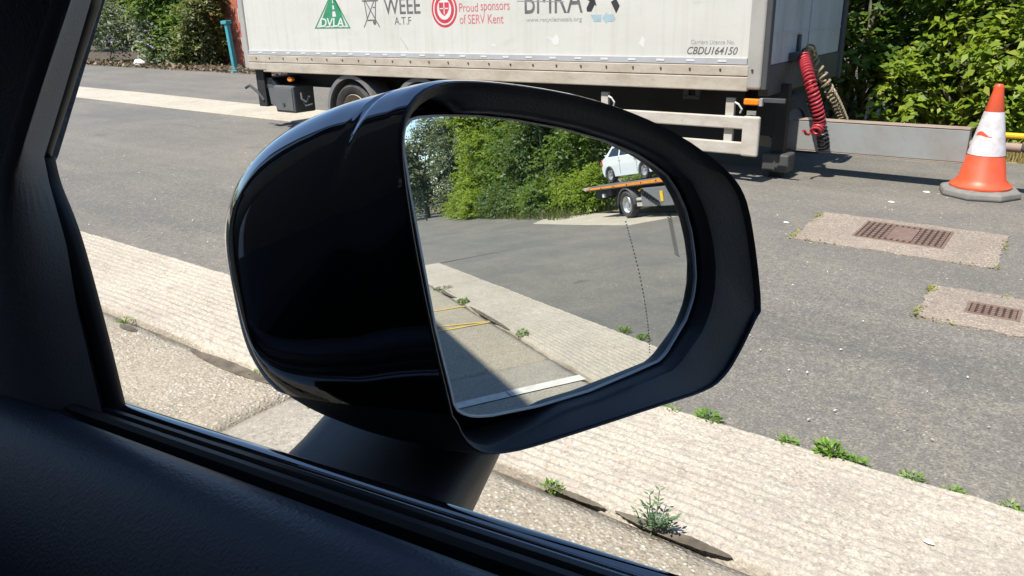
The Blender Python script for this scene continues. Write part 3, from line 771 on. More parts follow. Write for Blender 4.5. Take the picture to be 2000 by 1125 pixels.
def arc_guard(x, y0, y1, z, r, a0, a1, th=.014, n=20):
    mb = MB(); P = []
    for k in range(n+1):
        a = math.radians(a0+(a1-a0)*k/n)
        P.append((x+r*math.cos(a), z+r*math.sin(a)))
    Q = [(x+(r-th)*math.cos(math.radians(a0+(a1-a0)*k/n)), z+(r-th)*math.sin(math.radians(a0+(a1-a0)*k/n))) for k in range(n+1)]
    poly = P+Q[::-1]
    vs = [(a, y0, b) for a, b in poly]+[(a, y1, b) for a, b in poly]; m = len(poly)
    fs = [(i, (i+1) % m, m+(i+1) % m, m+i) for i in range(m)]
    for i in range(n):
        fs += [(i, i+1, m-2-i, m-1-i), (m+i, m+m-1-i, m+m-2-i, m+i+1)]
    mb.add(vs, fs); return mb
for x in (-7.98, -6.72):
    for y0, y1 in ((7.235, 7.58), (9.35, 9.68)):
        g_ = tb('mudguard', arc_guard(x, y0, y1, .385, .475, 2, 178), M['mudguard'], smooth=True)
        arc_guard(x, y0-.012, y0+.02, .385, .487, 2, 178, .05).build('flange', M['mudguard'], g_, True, off=(TX, TY, 0))
    tb('mudguard_bracket', MB().box(x-.05, x+.05, 7.30, 7.36, .86, .95), M['dark_steel'])
# tail end: lift frame, tool box, lamp
tb('tail_lift_frame', MB().box(-10.05, -9.86, 7.27, 7.42, 0.36, 0.93).box(-10.05, -9.70, 7.30, 9.6, 0.62, 0.78).box(-9.9, -9.72, 9.4, 9.6, 0.3, 0.9), M['chassis'], bevel=.01)
tb('tail_lift_arm', MB().tube([(-10.30, 7.25, .62), (-10.18, 7.24, .66), (-10.02, 7.26, .56), (-9.92, 7.27, .45)], .022), M['dark_steel'])
tb('tail_panel', MB().prism([(-9.80, .40), (-9.62, .34), (-9.62, .70), (-9.76, .78), (-9.84, .72)], 7.30, 7.36), M['box_grey'])
bx = tb('tool_box', MB().box(-9.62, -9.19, 7.24, 7.62, .30, .68), M['box_grey'], bevel=.02)
MB().box(-9.60, -9.21, 7.228, 7.24, .33, .65).build('lid', M['box_grey'], bx, bevel=.006, off=(TX, TY, 0))
MB().cyl((-9.41, 7.215, .42), (-9.41, 7.232, .42), .025, n=10).build('latch', M['dark_steel'], bx, off=(TX, TY, 0))
tb('pipework', MB().tube([(-9.12, 7.32, .58), (-9.05, 7.27, .50), (-8.98, 7.30, .46), (-8.90, 7.28, .55)], .016).tube([(-9.10, 7.35, .44), (-9.0, 7.29, .41), (-8.88, 7.32, .44)], .014), M['dark_steel'])
lm = tb('marker_lamp', MB().prism([(-9.24+.055*math.cos(a*math.pi/6)+.0, .775+.035*math.sin(a*math.pi/6)) for a in range(12)], 7.24, 7.29), M['amber'], bevel=.006)
# side guard
gr = tb('side_guard_rail', MB().box(-5.9, -2.455, 7.215, 7.250, .515, .635), M['guard_alloy'], bevel=.012)
tb('side_guard_rail', MB().box(-5.9, -2.455, 7.215, 7.250, .275, .395), M['guard_alloy'], bevel=.012)
tb('side_guard_end', MB().box(-2.605, -2.440, 7.205, 7.256, .265, .642), M['guard_alloy'], bevel=.020, seg=3)
for x in (-2.755, -4.12, -5.5):
    b_ = tb('guard_bracket', MB().box(x-.042, x+.042, 7.252, 7.30, .27, .80), M['guard_alloy'], bevel=.006)
    MB().tube([(x+.05, 7.25, .76), (x+.09, 7.24, .745), (x+.12, 7.25, .70), (x+.10, 7.27, .66)], .009, 6).build('cable', M['ink_white'], b_, off=(TX, TY, 0))
tb('air_bracket', MB().box(-3.35, -3.29, 7.5, 7.56, .76, .9).box(-3.22, -3.17, 7.5, 7.56, .76, .9).box(-3.35, -3.17, 7.5, 7.56, .74, .78), M['dark_steel'], bevel=.006)
lp = tb('side_lamp', MB().box(-2.60, -2.455, 7.18, 7.215, .748, .806), M['amber'], bevel=.012)
MB().box(-2.452, -2.42, 7.175, 7.22, .742, .812).build('lamp_holder', M['ink_pale'], lp, bevel=.004, off=(TX, TY, 0))
tb('lamp_arm', MB().box(-2.42, -2.22, 7.20, 7.23, .775, .815), M['dark_steel'], bevel=.004)
# front running gear: jockey wheel, landing legs
jw = MB(); jw.lathe([(.16, -.05), (.20, -.06), (.29, -.055), (.315, -.02), (.315, .02), (.29, .055), (.20, .06), (.16, .05)], 'x', (0, 0, 0), 36, True)
jo = jw.build('jockey_wheel', M['tyre'], tr, True); jo.location = (-.05, 1.00, .46); jo.rotation_euler = (0, 0, math.radians(-20))
jr = MB(); jr.lathe([(.17, .03), (.10, .01), (.05, .04), (.001, .045)], 'x', (0, 0, 0), 24); jr.build('hub', M['box_grey'], jo, True)
tb('jockey_bracket', MB().box(-2.62, -2.48, 8.10, 8.30, .50, .92), M['chassis'], bevel=.01)
tb('landing_leg', MB().box(-2.46, -2.34, 7.66, 7.76, .0, .90), M['chassis'])
tb('landing_foot', MB().box(-2.52, -2.26, 7.60, 7.82, .06, .24), M['dark_steel'], bevel=.02)
tb('landing_leg', MB().box(-2.62, -2.50, 9.20, 9.32, .12, .90), M['chassis'])
tb('landing_foot', MB().box(-2.70, -2.40, 9.16, 9.38, 0.0, .10), M['box_grey'], bevel=.02)
tb('front_frame', MB().box(-2.64, -2.46, 7.66, 9.2, .40, .86), M['chassis'], bevel=.01)
# drawbar
db = tb('drawbar', MB().box(-3.4, -.80, 7.93, 8.08, .245, .535), M['steel_blue'], bevel=.008)
MB().box(-2.35, -.802, 7.926, 8.084, .536, .546).build('top_flange', M['rusty_top'], db, bevel=.004, off=(TX, TY, 0))
MB().box(-2.35, -.802, 7.926, 8.084, .236, .244).build('bottom_flange', M['rusty_top'], db, bevel=.004, off=(TX, TY, 0))
tb('tow_shaft', MB().cyl((-.80, 8.0, .40), (-.40, 8.0, .40), .04, n=16), M['rusty_top'], smooth=True)
tb('tow_eye', MB().lathe([(.085+.035*math.cos(a*math.pi/6), .035*math.sin(a*math.pi/6)) for a in range(12)], 'z', (-.29, 8.0, .40), 24, True), M['dark_steel'], smooth=True)
tb('coupling_lever', MB().box(-.58, -.22, 7.97, 8.03, .480, .525), M['yellow'], bevel=.015)
# air and electric lines
RED_PATH = [(-2.31, 7.92, 1.15), (-2.15, 7.66, .935), (-2.06, 7.69, .675), (-2.04, 7.74, .53), (-2.05, 7.66, .47)]
TAN_PATH = [(-2.33, 8.30, 1.08), (-2.22, 8.30, .95), (-2.15, 8.32, .81), (-2.12, 8.60, .62), (-2.12, 8.95, .42)]
BLACK_PATH = [(-2.16, 7.80, .78), (-2.05, 7.76, .55), (-2.01, 7.77, .42), (-2.00, 7.82, .30)]
def helix(pts, turns, r, rt, n=10, tail=True):
    P = [Vector(p) for p in pts]
    cum = [0]
    for a, b in zip(P, P[1:]): cum.append(cum[-1]+(b-a).length)
    def at(s):
        s *= cum[-1]
        for k in range(len(P)-1):
            if s <= cum[k+1] or k == len(P)-2:
                return P[k].lerp(P[k+1], (s-cum[k])/(cum[k+1]-cum[k])), (P[k+1]-P[k]).normalized()
    out = []; N = turns*14
    a = None
    for k in range(N+1):
        p, t = at(k/N)
        a = (t.orthogonal() if a is None else a-t*a.dot(t)).normalized(); b = t.cross(a)
        th = 2*math.pi*turns*k/N
        out.append(p+a*(r*math.cos(th))+b*(r*math.sin(th)))
    return out
def smoothpath(pts, n=24):
    P = [Vector(p) for p in pts]; P = [P[0]*2-P[1]]+P+[P[-1]*2-P[-2]]; out = []
    for k in range(1, len(P)-2):
        for q in range(n):
            t = q/n; a, b, c, d = P[k-1], P[k], P[k+1], P[k+2]
            out.append(0.5*((2*b)+(c-a)*t+(2*a-5*b+4*c-d)*t*t+(3*b-a-3*c+d)*t**3))
    out.append(P[-2]); return out
h1 = helix(smoothpath(RED_PATH), 25, .046, .0145)
e_ = h1[-1]
h1 += [e_+Vector((-.01, -.03, -.02)), e_+Vector((-.02, -.08, -.01)), e_+Vector((-.02, -.15, .03)), e_+Vector((-.02, -.19, .035))]
tb('air_hose', MB().tube(h1, .0128, 6), M['red_hose'], smooth=True, fix=False).__setitem__('label', 'coiled red air hose')
h2 = helix(smoothpath(TAN_PATH), 15, .045, .012)
tb('electric_cable', MB().tube(h2, .013, 6), M['tan_hose'], smooth=True, fix=False).__setitem__('label', 'coiled tan cable')
h3 = helix(smoothpath(BLACK_PATH), 14, .048, .011)
tb('electric_cable', MB().tube(h3, .013, 6), M['black_hose'], smooth=True, fix=False).__setitem__('label', 'coiled black cable')
tb('coupling_block', MB().box(-2.42, -2.34, 7.84, 8.14, 1.10, 1.18).cyl((-2.36, 7.90, 1.14), (-2.28, 7.90, 1.13), .03).box(-2.43, -2.40, 8.06, 8.12, 1.17, 1.34), M['dark_steel'], bevel=.006)
tb('coupling_taps', MB().tube(helix([(-2.35, 8.10, 1.12), (-2.34, 8.20, 1.21), (-2.33, 8.34, 1.06)], 4, .05, .01), .012, 6).cyl((-2.40, 8.20, 1.15), (-2.30, 8.22, 1.15), .028), M['brass'], smooth=True, fix=False)

# lettering and emblems on the near side (flat print)
def text_mesh(body, x0, x1, z0, z1, mat, name='lettering', shear=0.0, y=YN+.0105, bold=0.0, par=side):
    cu = bpy.data.curves.new('tmp', 'FONT'); cu.body = body; cu.shear = shear; cu.offset = bold; cu.resolution_u = 4
    o = bpy.data.objects.new('tmp', cu); COL.objects.link(o)
    bpy.context.view_layer.update()
    me = bpy.data.meshes.new_from_object(o.evaluated_get(bpy.context.evaluated_depsgraph_get()))
    bpy.data.objects.remove(o)
    c = np.array([v.co[:] for v in me.vertices])
    lo, hi = c.min(0), c.max(0)
    for v in me.vertices:
        u = (v.co.x-lo[0])/(hi[0]-lo[0]); t = (v.co.y-lo[1])/(hi[1]-lo[1])
        v.co = (x0+(x1-x0)*u-TX, y-TY, z0+(z1-z0)*t)
    me.materials.clear(); me.materials.append(mat)
    ob = bpy.data.objects.new(name, me); COL.objects.link(ob); ob.parent = par
    return ob
def flat(polys, mat, name, y=YN+.0105, par=side):
    mb = MB()
    for p in polys: mb.add([(a, y, b) for a, b in p], [tuple(range(len(p)))])
    return mb.build(name, mat, par, off=(TX, TY, 0), fix=False)
text_mesh('Carriers Licence No.', -3.165, -2.735, 1.285, 1.325, M['ink_pale'])
text_mesh('CBDU164150', -3.20, -2.70, 1.192, 1.262, M['ink_grey'], shear=.3, bold=.012)
text_mesh('BMRA', -5.10, -4.37, 1.588, 1.86, M['ink_grey'])
text_mesh('www.recyclemetals.org', -5.08, -4.38, 1.492, 1.548, M['ink_pale'])
text_mesh('WEEE', -7.225, -6.62, 1.612, 1.80, M['ink_grey'], bold=.01)
text_mesh('A.T.F', -7.06, -6.78, 1.492, 1.580, M['ink_grey'])
text_mesh('Proud', -6.02, -5.745, 1.622, 1.715, M['ink_pink'])
text_mesh('sponsors', -5.705, -5.30, 1.600, 1.700, M['ink_pink'])
text_mesh('of SERV Kent', -6.02, -5.39, 1.492, 1.592, M['ink_pink'])
# green triangle with a road and letters
def outline(poly, t):
    c = (sum(p[0] for p in poly)/len(poly), sum(p[1] for p in poly)/len(poly))
    inn = [(c[0]+(p[0]-c[0])*(1-t), c[1]+(p[1]-c[1])*(1-t)) for p in poly]; n = len(poly)
    return [[poly[i], poly[(i+1) % n], inn[(i+1) % n], inn[i]] for i in range(n)]
tri = [(-8.55, 1.455), (-7.85, 1.455), (-8.15, 1.90)]
flat(outline(tri, .10), M['ink_green'], 'emblem_triangle')
flat([[(-8.44, 1.49), (-8.30, 1.69), (-8.225, 1.69), (-8.33, 1.575), (-7.99, 1.575), (-8.085, 1.69), (-8.02, 1.69), (-7.94, 1.49)]], M['ink_green'], 'emblem_road')
flat([[(-8.30, 1.69), (-8.16, 1.87), (-8.14, 1.87), (-8.02, 1.69)]], M['ink_green'], 'emblem_road')
flat([[(-8.33, 1.575), (-8.225, 1.69), (-8.085, 1.69), (-7.99, 1.575)]], M['ink_green'], 'emblem_road', YN+.0110)
flat([[(-8.175, 1.60), (-8.10, 1.60), (-8.115, 1.665), (-8.163, 1.665)], [(-8.16, 1.69), (-8.122, 1.69), (-8.13, 1.74), (-8.155, 1.74)], [(-8.153, 1.765), (-8.134, 1.765), (-8.14, 1.81), (-8.15, 1.81)]], M['ink_white'], 'emblem_road_dashes', YN+.0090)
text_mesh('DVLA', -8.43, -7.97, 1.475, 1.585, M['ink_white'], 'emblem_letters', .15, YN+.0085, .02)
# crossed-out wheelie bin
def stroke(a, b, t):
    d = Vector((b[0]-a[0], b[1]-a[1])); n = Vector((-d.y, d.x)).normalized()*t/2
    return [(a[0]+n.x, a[1]+n.y), (b[0]+n.x, b[1]+n.y), (b[0]-n.x, b[1]-n.y), (a[0]-n.x, a[1]-n.y)]
def strokes(segs, t, mat, name, y0=YN+.0105):
    mb = MB()
    for k, (a, b) in enumerate(segs):
        p = stroke(a, b, t); mb.add([(u, y0-.0003*(k % 6), v_) for u, v_ in p], [(0, 1, 2, 3)])
    return mb.build(name, mat, side, off=(TX, TY, 0), fix=False)
bin_ = [((-7.60, 1.465), (-7.33, 1.86)), ((-7.32, 1.465), (-7.60, 1.86)), ((-7.53, 1.55), (-7.56, 1.78)), ((-7.39, 1.55), (-7.36, 1.78)), ((-7.53, 1.55), (-7.39, 1.55)), ((-7.60, 1.78), (-7.32, 1.78)), ((-7.42, 1.70), (-7.37, 1.70))]
strokes(bin_, .014, M['ink_grey'], 'bin_symbol')
flat([[(-7.405+.028*math.cos(a*.52), 1.525+.028*math.sin(a*.52)) for a in range(12)]], M['ink_grey'], 'bin_wheel', YN+.0080)
# red roundel
def disc(cx, cz, rx, rz, n=36): return [(cx+rx*math.cos(2*math.pi*k/n), cz+rz*math.sin(2*math.pi*k/n)) for k in range(n)]
flat([disc(-6.245, 1.655, .195, .20)], M['ink_red'], 'roundel')
flat([disc(-6.245, 1.655, .168, .173)], M['ink_white'], 'roundel_ring', YN+.0098)
flat([disc(-6.245, 1.655, .150, .155)], M['ink_red'], 'roundel_field', YN+.0091)
flat([disc(-6.245, 1.655, .108, .115)], M['ink_white'], 'roundel_ring', YN+.0084)
flat([[(-6.32, 1.73), (-6.17, 1.73), (-6.17, 1.655), (-6.20, 1.61), (-6.245, 1.58), (-6.29, 1.61), (-6.32, 1.655)]], M['ink_red'], 'roundel_shield', YN+.0077)
flat([[(-6.252, 1.60), (-6.238, 1.60), (-6.238, 1.73), (-6.252, 1.73)], [(-6.31, 1.658), (-6.18, 1.658), (-6.18, 1.670), (-6.31, 1.670)]], M['ink_white'], 'roundel_cross', YN+.0070)
# three recycling arrows
def rot(p, c, a): return (c[0]+(p[0]-c[0])*math.cos(a)-(p[1]-c[1])*math.sin(a), c[1]+(p[0]-c[0])*math.sin(a)+(p[1]-c[1])*math.cos(a))
cc_ = (-4.13, 1.655)
for k, (m1, m2) in enumerate((('ink_blue', 'ink_blue'), ('ink_black', 'ink_black'), ('ink_black', 'ink_black'))):
    a = k*2*math.pi/3
    tail_ = [(-4.275, 1.565), (-4.235, 1.498), (-4.150, 1.498), (-4.150, 1.565)]
    head_ = [(-4.140, 1.532), (-4.085, 1.592), (-4.085, 1.566), (-4.010, 1.566), (-3.985, 1.522), (-4.012, 1.498), (-4.085, 1.498), (-4.085, 1.472)]
    flat([[rot(p, cc_, a) for p in tail_]], M[m1], 'recycling_arrow'); flat([[rot(p, cc_, a) for p in head_]], M[m2], 'recycling_arrow')
# scratches and a panel scuff
strokes([((-6.98, 1.34), (-6.86, 1.20)), ((-5.2, 1.62+.1), (-4.6, 1.70))], .008, M['ink_pale'], 'scratch')
scuff_m = plain('fresh_white_scuff', (0.64, 0.64, 0.60), .5, var=.05)
for P_ in ([(-4.84, 1.35), (-4.74, 1.34), (-4.69, 1.38), (-4.66, 1.33), (-4.67, 1.27), (-4.72, 1.26), (-4.76, 1.31)], [(-5.6, 1.26), (-5.50, 1.24), (-5.52, 1.28)], [(-3.72, 1.29), (-3.66, 1.24), (-3.65, 1.33), (-3.68, 1.36)]):
    flat([P_], scuff_m, 'paint_scuff')

# ------------------------------------------------------------------ traffic cone
cn = empty('traffic_cone', (-.645, 7.87, 0.0), 0.25, 'orange and white traffic cone standing on a grey rubber base', 'traffic cone')
mb = MB(); n = 8
def octa(r, z, k=.72): return [(r*math.cos(math.pi/8+2*math.pi*i/8)*(1 if i % 2 else 1), r*math.sin(math.pi/8+2*math.pi*i/8), z) for i in range(8)]
rings = [octa(.320, 0), octa(.330, .015), octa(.322, .055), octa(.30, .066), octa(.24, .078)]
mb.v = [p for r in rings for p in r]
mb.f = [(k*8+i, k*8+(i+1) % 8, (k+1)*8+(i+1) % 8, (k+1)*8+i) for k in range(4) for i in range(8)]+[tuple(range(7, -1, -1)), tuple(range(32, 40))]
mb.build('base', M['cone_base'], cn, bevel=.01)
def cone_r(z): return .200-(.200-.036)*(z-.08)/(.93-.08)
body = MB().lathe([(.245, .078), (.245, .092), (.232, .10), (.212, .12), (cone_r(.15), .15), (cone_r(.355), .355), (cone_r(.36)-.002, .36), (cone_r(.73)-.002, .73), (cone_r(.735), .735), (cone_r(.90), .90), (.040, .925), (.038, .94), (.026, .955), (.0, .958)], n=40).build('body', M['cone_red'], cn, True)
MB().lathe([(cone_r(.362)+.003, .362), (cone_r(.728)+.003, .728)], n=40).build('reflective_sleeve', M['cone_white'], cn, True)
mb = MB(); N_ = 16
for k in range(N_+1):
    t = k/N_; a = -2.75+1.15*t
    half = .022*math.sin(math.pi*min(1, t*1.15+.05))**.5*(1-.45*t) if t*1.15+.05 < 1 else .003
    zc = .535+.012*math.sin(t*5)
    for z in (zc-half*.8, zc+half):
        r_ = cone_r(z)+.0045; mb.v.append((r_*math.cos(a), r_*math.sin(a), z))
mb.f = [(2*k, 2*k+2, 2*k+3, 2*k+1) for k in range(N_)]
mb.build('red_scuff', M['cone_red'], cn, fix=False)

# ------------------------------------------------------------------ drains in the tarmac
def drain(x0, x1, y0, y1, gx0, gx1, gy0, gy1, label, nx, ny, seed):
    root = empty('drain_cover', ((x0+x1)/2, (y0+y1)/2, 0), 0, label, 'drain cover', 'drain covers set in concrete pads')
    cx, cy = (x0+x1)/2, (y0+y1)/2
    r = random.Random(seed)
    out = []
    for (ax, ay, bx_, by_) in ((x0, y0, x1, y0), (x1, y0, x1, y1), (x1, y1, x0, y1), (x0, y1, x0, y0)):
        for k in range(16):
            t = k/16; out.append((ax+(bx_-ax)*t-cx+r.uniform(-.012, .012), ay+(by_-ay)*t-cy+r.uniform(-.012, .012)))
    mb = MB(); m = len(out)
    inn = []
    for k in range(m):
        side_, t = divmod(k, 16); t /= 16
        A = ((gx0, gy0), (gx1, gy0), (gx1, gy1), (gx0, gy1)); a, b = A[side_], A[(side_+1) % 4]
        inn.append((a[0]+(b[0]-a[0])*t-cx, a[1]+(b[1]-a[1])*t-cy))
    mb.v = [(a, b, .006) for a, b in out]+[(a, b, .010) for a, b in inn]+[(a, b, -.03) for a, b in out]
    mb.f = [(k, (k+1) % m, m+(k+1) % m, m+k) for k in range(m)]+[(k, 2*m+k, 2*m+(k+1) % m, (k+1) % m) for k in range(m)]
    mb.build('concrete_pad', M['pad_conc'], root)
    MB().box(gx0-cx, gx1-cx, gy0-cy, gy1-cy, -.02, .0075).build('cover_plate', M['iron_hole'], root)
    g2 = MB(); wx = (gx1-gx0); wy = (gy1-gy0); e = .018
    g2.box(gx0-cx, gx1-cx, gy0-cy, gy0-cy+e, .004, .0142).box(gx0-cx, gx1-cx, gy1-cy-e, gy1-cy, .004, .0142)
    g2.box(gx0-cx, gx0-cx+e, gy0-cy+e, gy1-cy-e, .004, .0140).box(gx1-cx-e, gx1-cx, gy0-cy+e, gy1-cy-e, .004, .0140)
    g2.build('cover_rim', M['cast_iron'], root, bevel=.002)
    px, py = (wx-2*e)/nx, (wy-2*e)/ny
    g3 = MB()
    for i in range(nx):
        for j in range(ny):
            if nx > 8 and abs(i-nx/2+.5) < 1.6 and 1 <= j <= ny-2: continue
            a, b = gx0-cx+e+i*px, gy0-cy+e+j*py
            g3.box(a+px*.22, a+px*.86, b+py*.28, b+py*.80, .006, .0155)
    if nx > 8: g3.box(-.085+(gx0+gx1)/2-cx, .085+(gx0+gx1)/2-cx, gy0-cy+e+py, gy1-cy-e-py, .006, .0145)
    g3.build('tread_studs', M['cast_iron'], root, bevel=.002)
    # moss round the edge
    V = []
    rs = np.random.default_rng(seed)
    for k in range(1500):
        s = rs.integers(0, 4); t = rs.random()
        dens = (0.45, 0.8, 0.12, 0.95)[s]*max(0.02, math.sin(t*9+s*2.1)*.7+.35*math.sin(t*31+s))
        if rs.random() > dens: continue
        A = ((x0, y0), (x1, y0), (x1, y1), (x0, y1)); a, b = A[s], A[(s+1) % 4]
        V.append((a[0]+(b[0]-a[0])*t-cx+rs.normal()*.016, a[1]+(b[1]-a[1])*t-cy+rs.normal()*.016, .006+rs.random()*.008))
    P = np.array(V)
    v, f = scatter_quads(len(P), lambda r, n: P, .0085, seed, .4)
    np_mesh('moss', v, f, M['moss'], root)['kind'] = 'stuff'
    return root
drain(-1.60, -.29, 5.62, 6.52, -1.235, -.63, 5.89, 6.39, 'large rusty drain cover in a concrete pad in front of the cone', 14, 8, 4)
drain(-.56, .10, 4.47, 5.08, -.345, -.08, 4.67, 4.87, 'small drain cover in a mossy concrete pad at the right edge', 7, 5, 5)

# ------------------------------------------------------------------ weeds and stone chips
def weed(name, x, y, z, n, size, spread, h, mat, label, seed, asp=.5):
    r = np.random.default_rng(seed)
    root = empty(name, (x, y, z), 0, label, 'weed', 'weeds growing in the concrete joints')
    spread *= .72; size *= .70; h *= .75; n = int(n*.9)
    a = r.uniform(0, 2*np.pi, n); rad = spread*np.sqrt(r.random(n))
    P = np.stack([np.cos(a)*rad, np.sin(a)*rad*.6, h*r.random(n)*(1-.5*rad/spread)], -1)
    d = np.stack([np.cos(a), np.sin(a), r.uniform(.1, .9, n)], -1)+r.normal(size=(n, 3))*.35; d /= np.linalg.norm(d, axis=1)[:, None]
    nn = np.array([0, 0, 1.])+r.normal(size=(n, 3))*.4
    wv = np.cross(d, nn); wv /= np.linalg.norm(wv, axis=1)[:, None]
    s = size*r.uniform(.5, 1.3, (n, 1))
    V = np.stack([P, P+d*s*.5+wv*s*asp*.5, P+d*s, P+d*s*.5-wv*s*asp*.5], 1).reshape(-1, 3)
    np_mesh('leaves', V, np.arange(4*n).reshape(-1, 4), M[mat], root)
    mb = MB()
    for k in range(min(14, n)):
        p = P[k*max(1, n//14)]
        mb.tube([(0, 0, -.03), (p[0]*.5, p[1]*.5, p[2]*.7), tuple(p+np.array([0, 0, .005]))], [.003, .002, .001], 4)
    mb.build('stalks', M['weed'], root, fix=False)
    return root
ED = 2.775
WD = [(-1.21, 2.75, 60, .022, .06, .025, 'weed', 'thin yellowish moss tuft just below the mirror frame'),
      (-1.04, ED, 130, .030, .085, .045, 'weed', 'spreading green weed tuft nearest the mirror frame on the tarmac edge'),
      (-.72, ED, 70, .026, .06, .03, 'weed', 'small weed between the two larger tufts on the tarmac edge'),
      (-.55, ED, 150, .042, .075, .07, 'weed', 'largest round bright green weed on the tarmac edge'),
      (-.455, ED, 70, .030, .05, .035, 'weed', 'small bright weed just right of the largest round one'),
      (-.26, ED, 80, .026, .06, .035, 'weed', 'fourth tuft along the tarmac edge towards the right'),
      (-.13, ED, 50, .020, .05, .025, 'weed', 'sparse yellowish tuft near the right end of the tarmac edge'),
      (.04, ED, 60, .024, .05, .03, 'weed', 'small tuft at the far right end of the tarmac edge'),
      (-1.30, 1.985, 70, .026, .06, .035, 'weed', 'small grassy tuft in the slab joint beside the mirror arm'),
      (-2.50, 1.90, 80, .028, .07, .04, 'weed', 'little tuft showing behind the bottom of the mirror housing'),
      (-2.98, 1.95, 50, .02, .07, .025, 'weed', 'sparse tuft in the slab joint left of the mirror'),
      (-4.20, 1.95, 50, .022, .08, .03, 'weed', 'sparse tuft in the slab joint close to the windscreen pillar'),
      (9.82, 2.0, 160, .06, .16, .10, 'weed', 'dark bushy weed at the end of the upper yellow line'),
      (6.78, 2.03, 130, .05, .12, .10, 'weed', 'lone weed in the joint between the yellow and white lines'),
      (6.03, 2.82, 120, .04, .14, .05, 'weed', 'tuft on the tarmac edge low in the mirror, left one'),
      (5.57, 2.82, 120, .04, .12, .05, 'weed', 'tuft on the tarmac edge low in the mirror, right one'),
      (11.8, 2.05, 200, .05, .35, .05, 'weed_grey', 'grey matted weeds at the crossing of two slab joints')]
for k, (x, y, n_, s, sp, h, m_, lab) in enumerate(WD):
    weed('weed_tuft', x, y, .004, n_, s, sp, h, m_, lab, 300+k)
wd = weed('branching_weed', -.90, 1.985, .004, 45, .026, .05, .06, 'weed_grey', 'branching bluish green weed in the joint near the window sill', 350, .4)
r = random.Random(5); mb = MB(); V = []
for k in range(11):
    a = r.uniform(0, 6.28); L_ = r.uniform(.035, .085); pts = []
    for q in range(6):
        t = q/5; pts.append((math.cos(a)*L_*t, math.sin(a)*L_*t*.8, .10*t*r.uniform(.4, 1)+.01))
        if q > 1:
            for s in (-1, 1):
                d = Vector((math.cos(a+s*.9), math.sin(a+s*.9), .35))*.024; n2 = Vector((-math.sin(a+s*.9), math.cos(a+s*.9), 0))*.005
                p = Vector(pts[-1]); V += [p, p+d*.5+n2, p+d, p+d*.5-n2]
    mb.tube(pts, [.0028]*3+[.002]*3, 4)
mb.build('stalks', M['weed_grey'], wd, fix=False)
np_mesh('leaves', np.array([v[:] for v in V]), np.arange(len(V)).reshape(-1, 4), M['weed_grey'], wd)

def chip_pos(r, n):
    x = np.concatenate([r.uniform(-12, 1.5, n*2//3), r.uniform(4, 22, n-n*2//3)]); y = r.uniform(2.85, 7.7, n)
    return np.stack([x, y, np.full(n, .004)], -1)
v, f = scatter_quads(1100, chip_pos, .0085, 9, .2)
tag(np_mesh('stone_chips', v, f, M['pale_stone']), 'pale stone chips scattered over the tarmac', 'stone chips', kind='stuff')
for k, (x, y, s, lab) in enumerate(((-1.04, 7.72, .030, 'pale paper scrap on the tarmac just left of the cone base'), (-1.22, 7.16, .030, 'pale paper scrap between the cone and the large drain'), (-1.76, 6.03, .022, 'pale paper scrap left of the large drain pad'), (-.15, 2.41, .020, 'white pebble on the ribbed concrete strip'))):
    r = random.Random(k); mb = MB()
    mb.v = [(s*math.cos(a*.9+.3)*r.uniform(.7, 1.2), .55*s*math.sin(a*.9+.3)*r.uniform(.7, 1.2), .0) for a in range(7)]+[(s*.6*math.cos(a*.9+.3), .33*s*math.sin(a*.9+.3), s*.25) for a in range(7)]
    mb.f = [(i, (i+1) % 7, 7+(i+1) % 7, 7+i) for i in range(7)]+[tuple(range(7, 14)), tuple(range(6, -1, -1))]
    o = mb.build('pebble' if k == 3 else 'paper_scrap', M['litter']); o.location = (x, y, .003 if k < 3 else .018)
    tag(o, lab, 'pebble' if k == 3 else 'litter')

# grass on the verge
def blades(n, fn, h, seed, wdt=.006):
    r = np.random.default_rng(seed); P = fn(r, n); a = r.uniform(0, 2*np.pi, n)
    s = h*r.uniform(.4, 1.3, n)
    sd = np.stack([np.cos(a), np.sin(a), 0*a], -1)*wdt
    tip = P+np.stack([r.normal(size=n)*.35*s, r.normal(size=n)*.35*s, s], -1)
    midp = P*.5+tip*.5+np.stack([0*a, 0*a, .08*s], -1)
    V = np.stack([P-sd, P+sd, midp+sd*.7, tip], 1)
    V2 = V.reshape(-1, 3)
    return V2, np.arange(4*n).reshape(-1, 4)
v, f = blades(11000, lambda r, n: np.stack([r.uniform(-3, 5, n), 9.62+np.abs(r.normal(size=n))*.8, r.uniform(-.02, .02, n)], -1), .16, 4)
tag(np_mesh('dry_grass', v, f, M['dry_grass']), 'dry yellowing grass along the verge behind the cone', 'grass', kind='stuff')
v, f = blades(2600, lambda r, n: np.stack([r.uniform(24, 46, n), 8.0+np.abs(r.normal(size=n))*.9, r.uniform(-.02, .02, n)], -1), .3, 5, .012)
tag(np_mesh('rough_grass', v, f, M['leaf_olive']), 'rough green grass below the trees seen in the mirror', 'grass', kind='stuff')
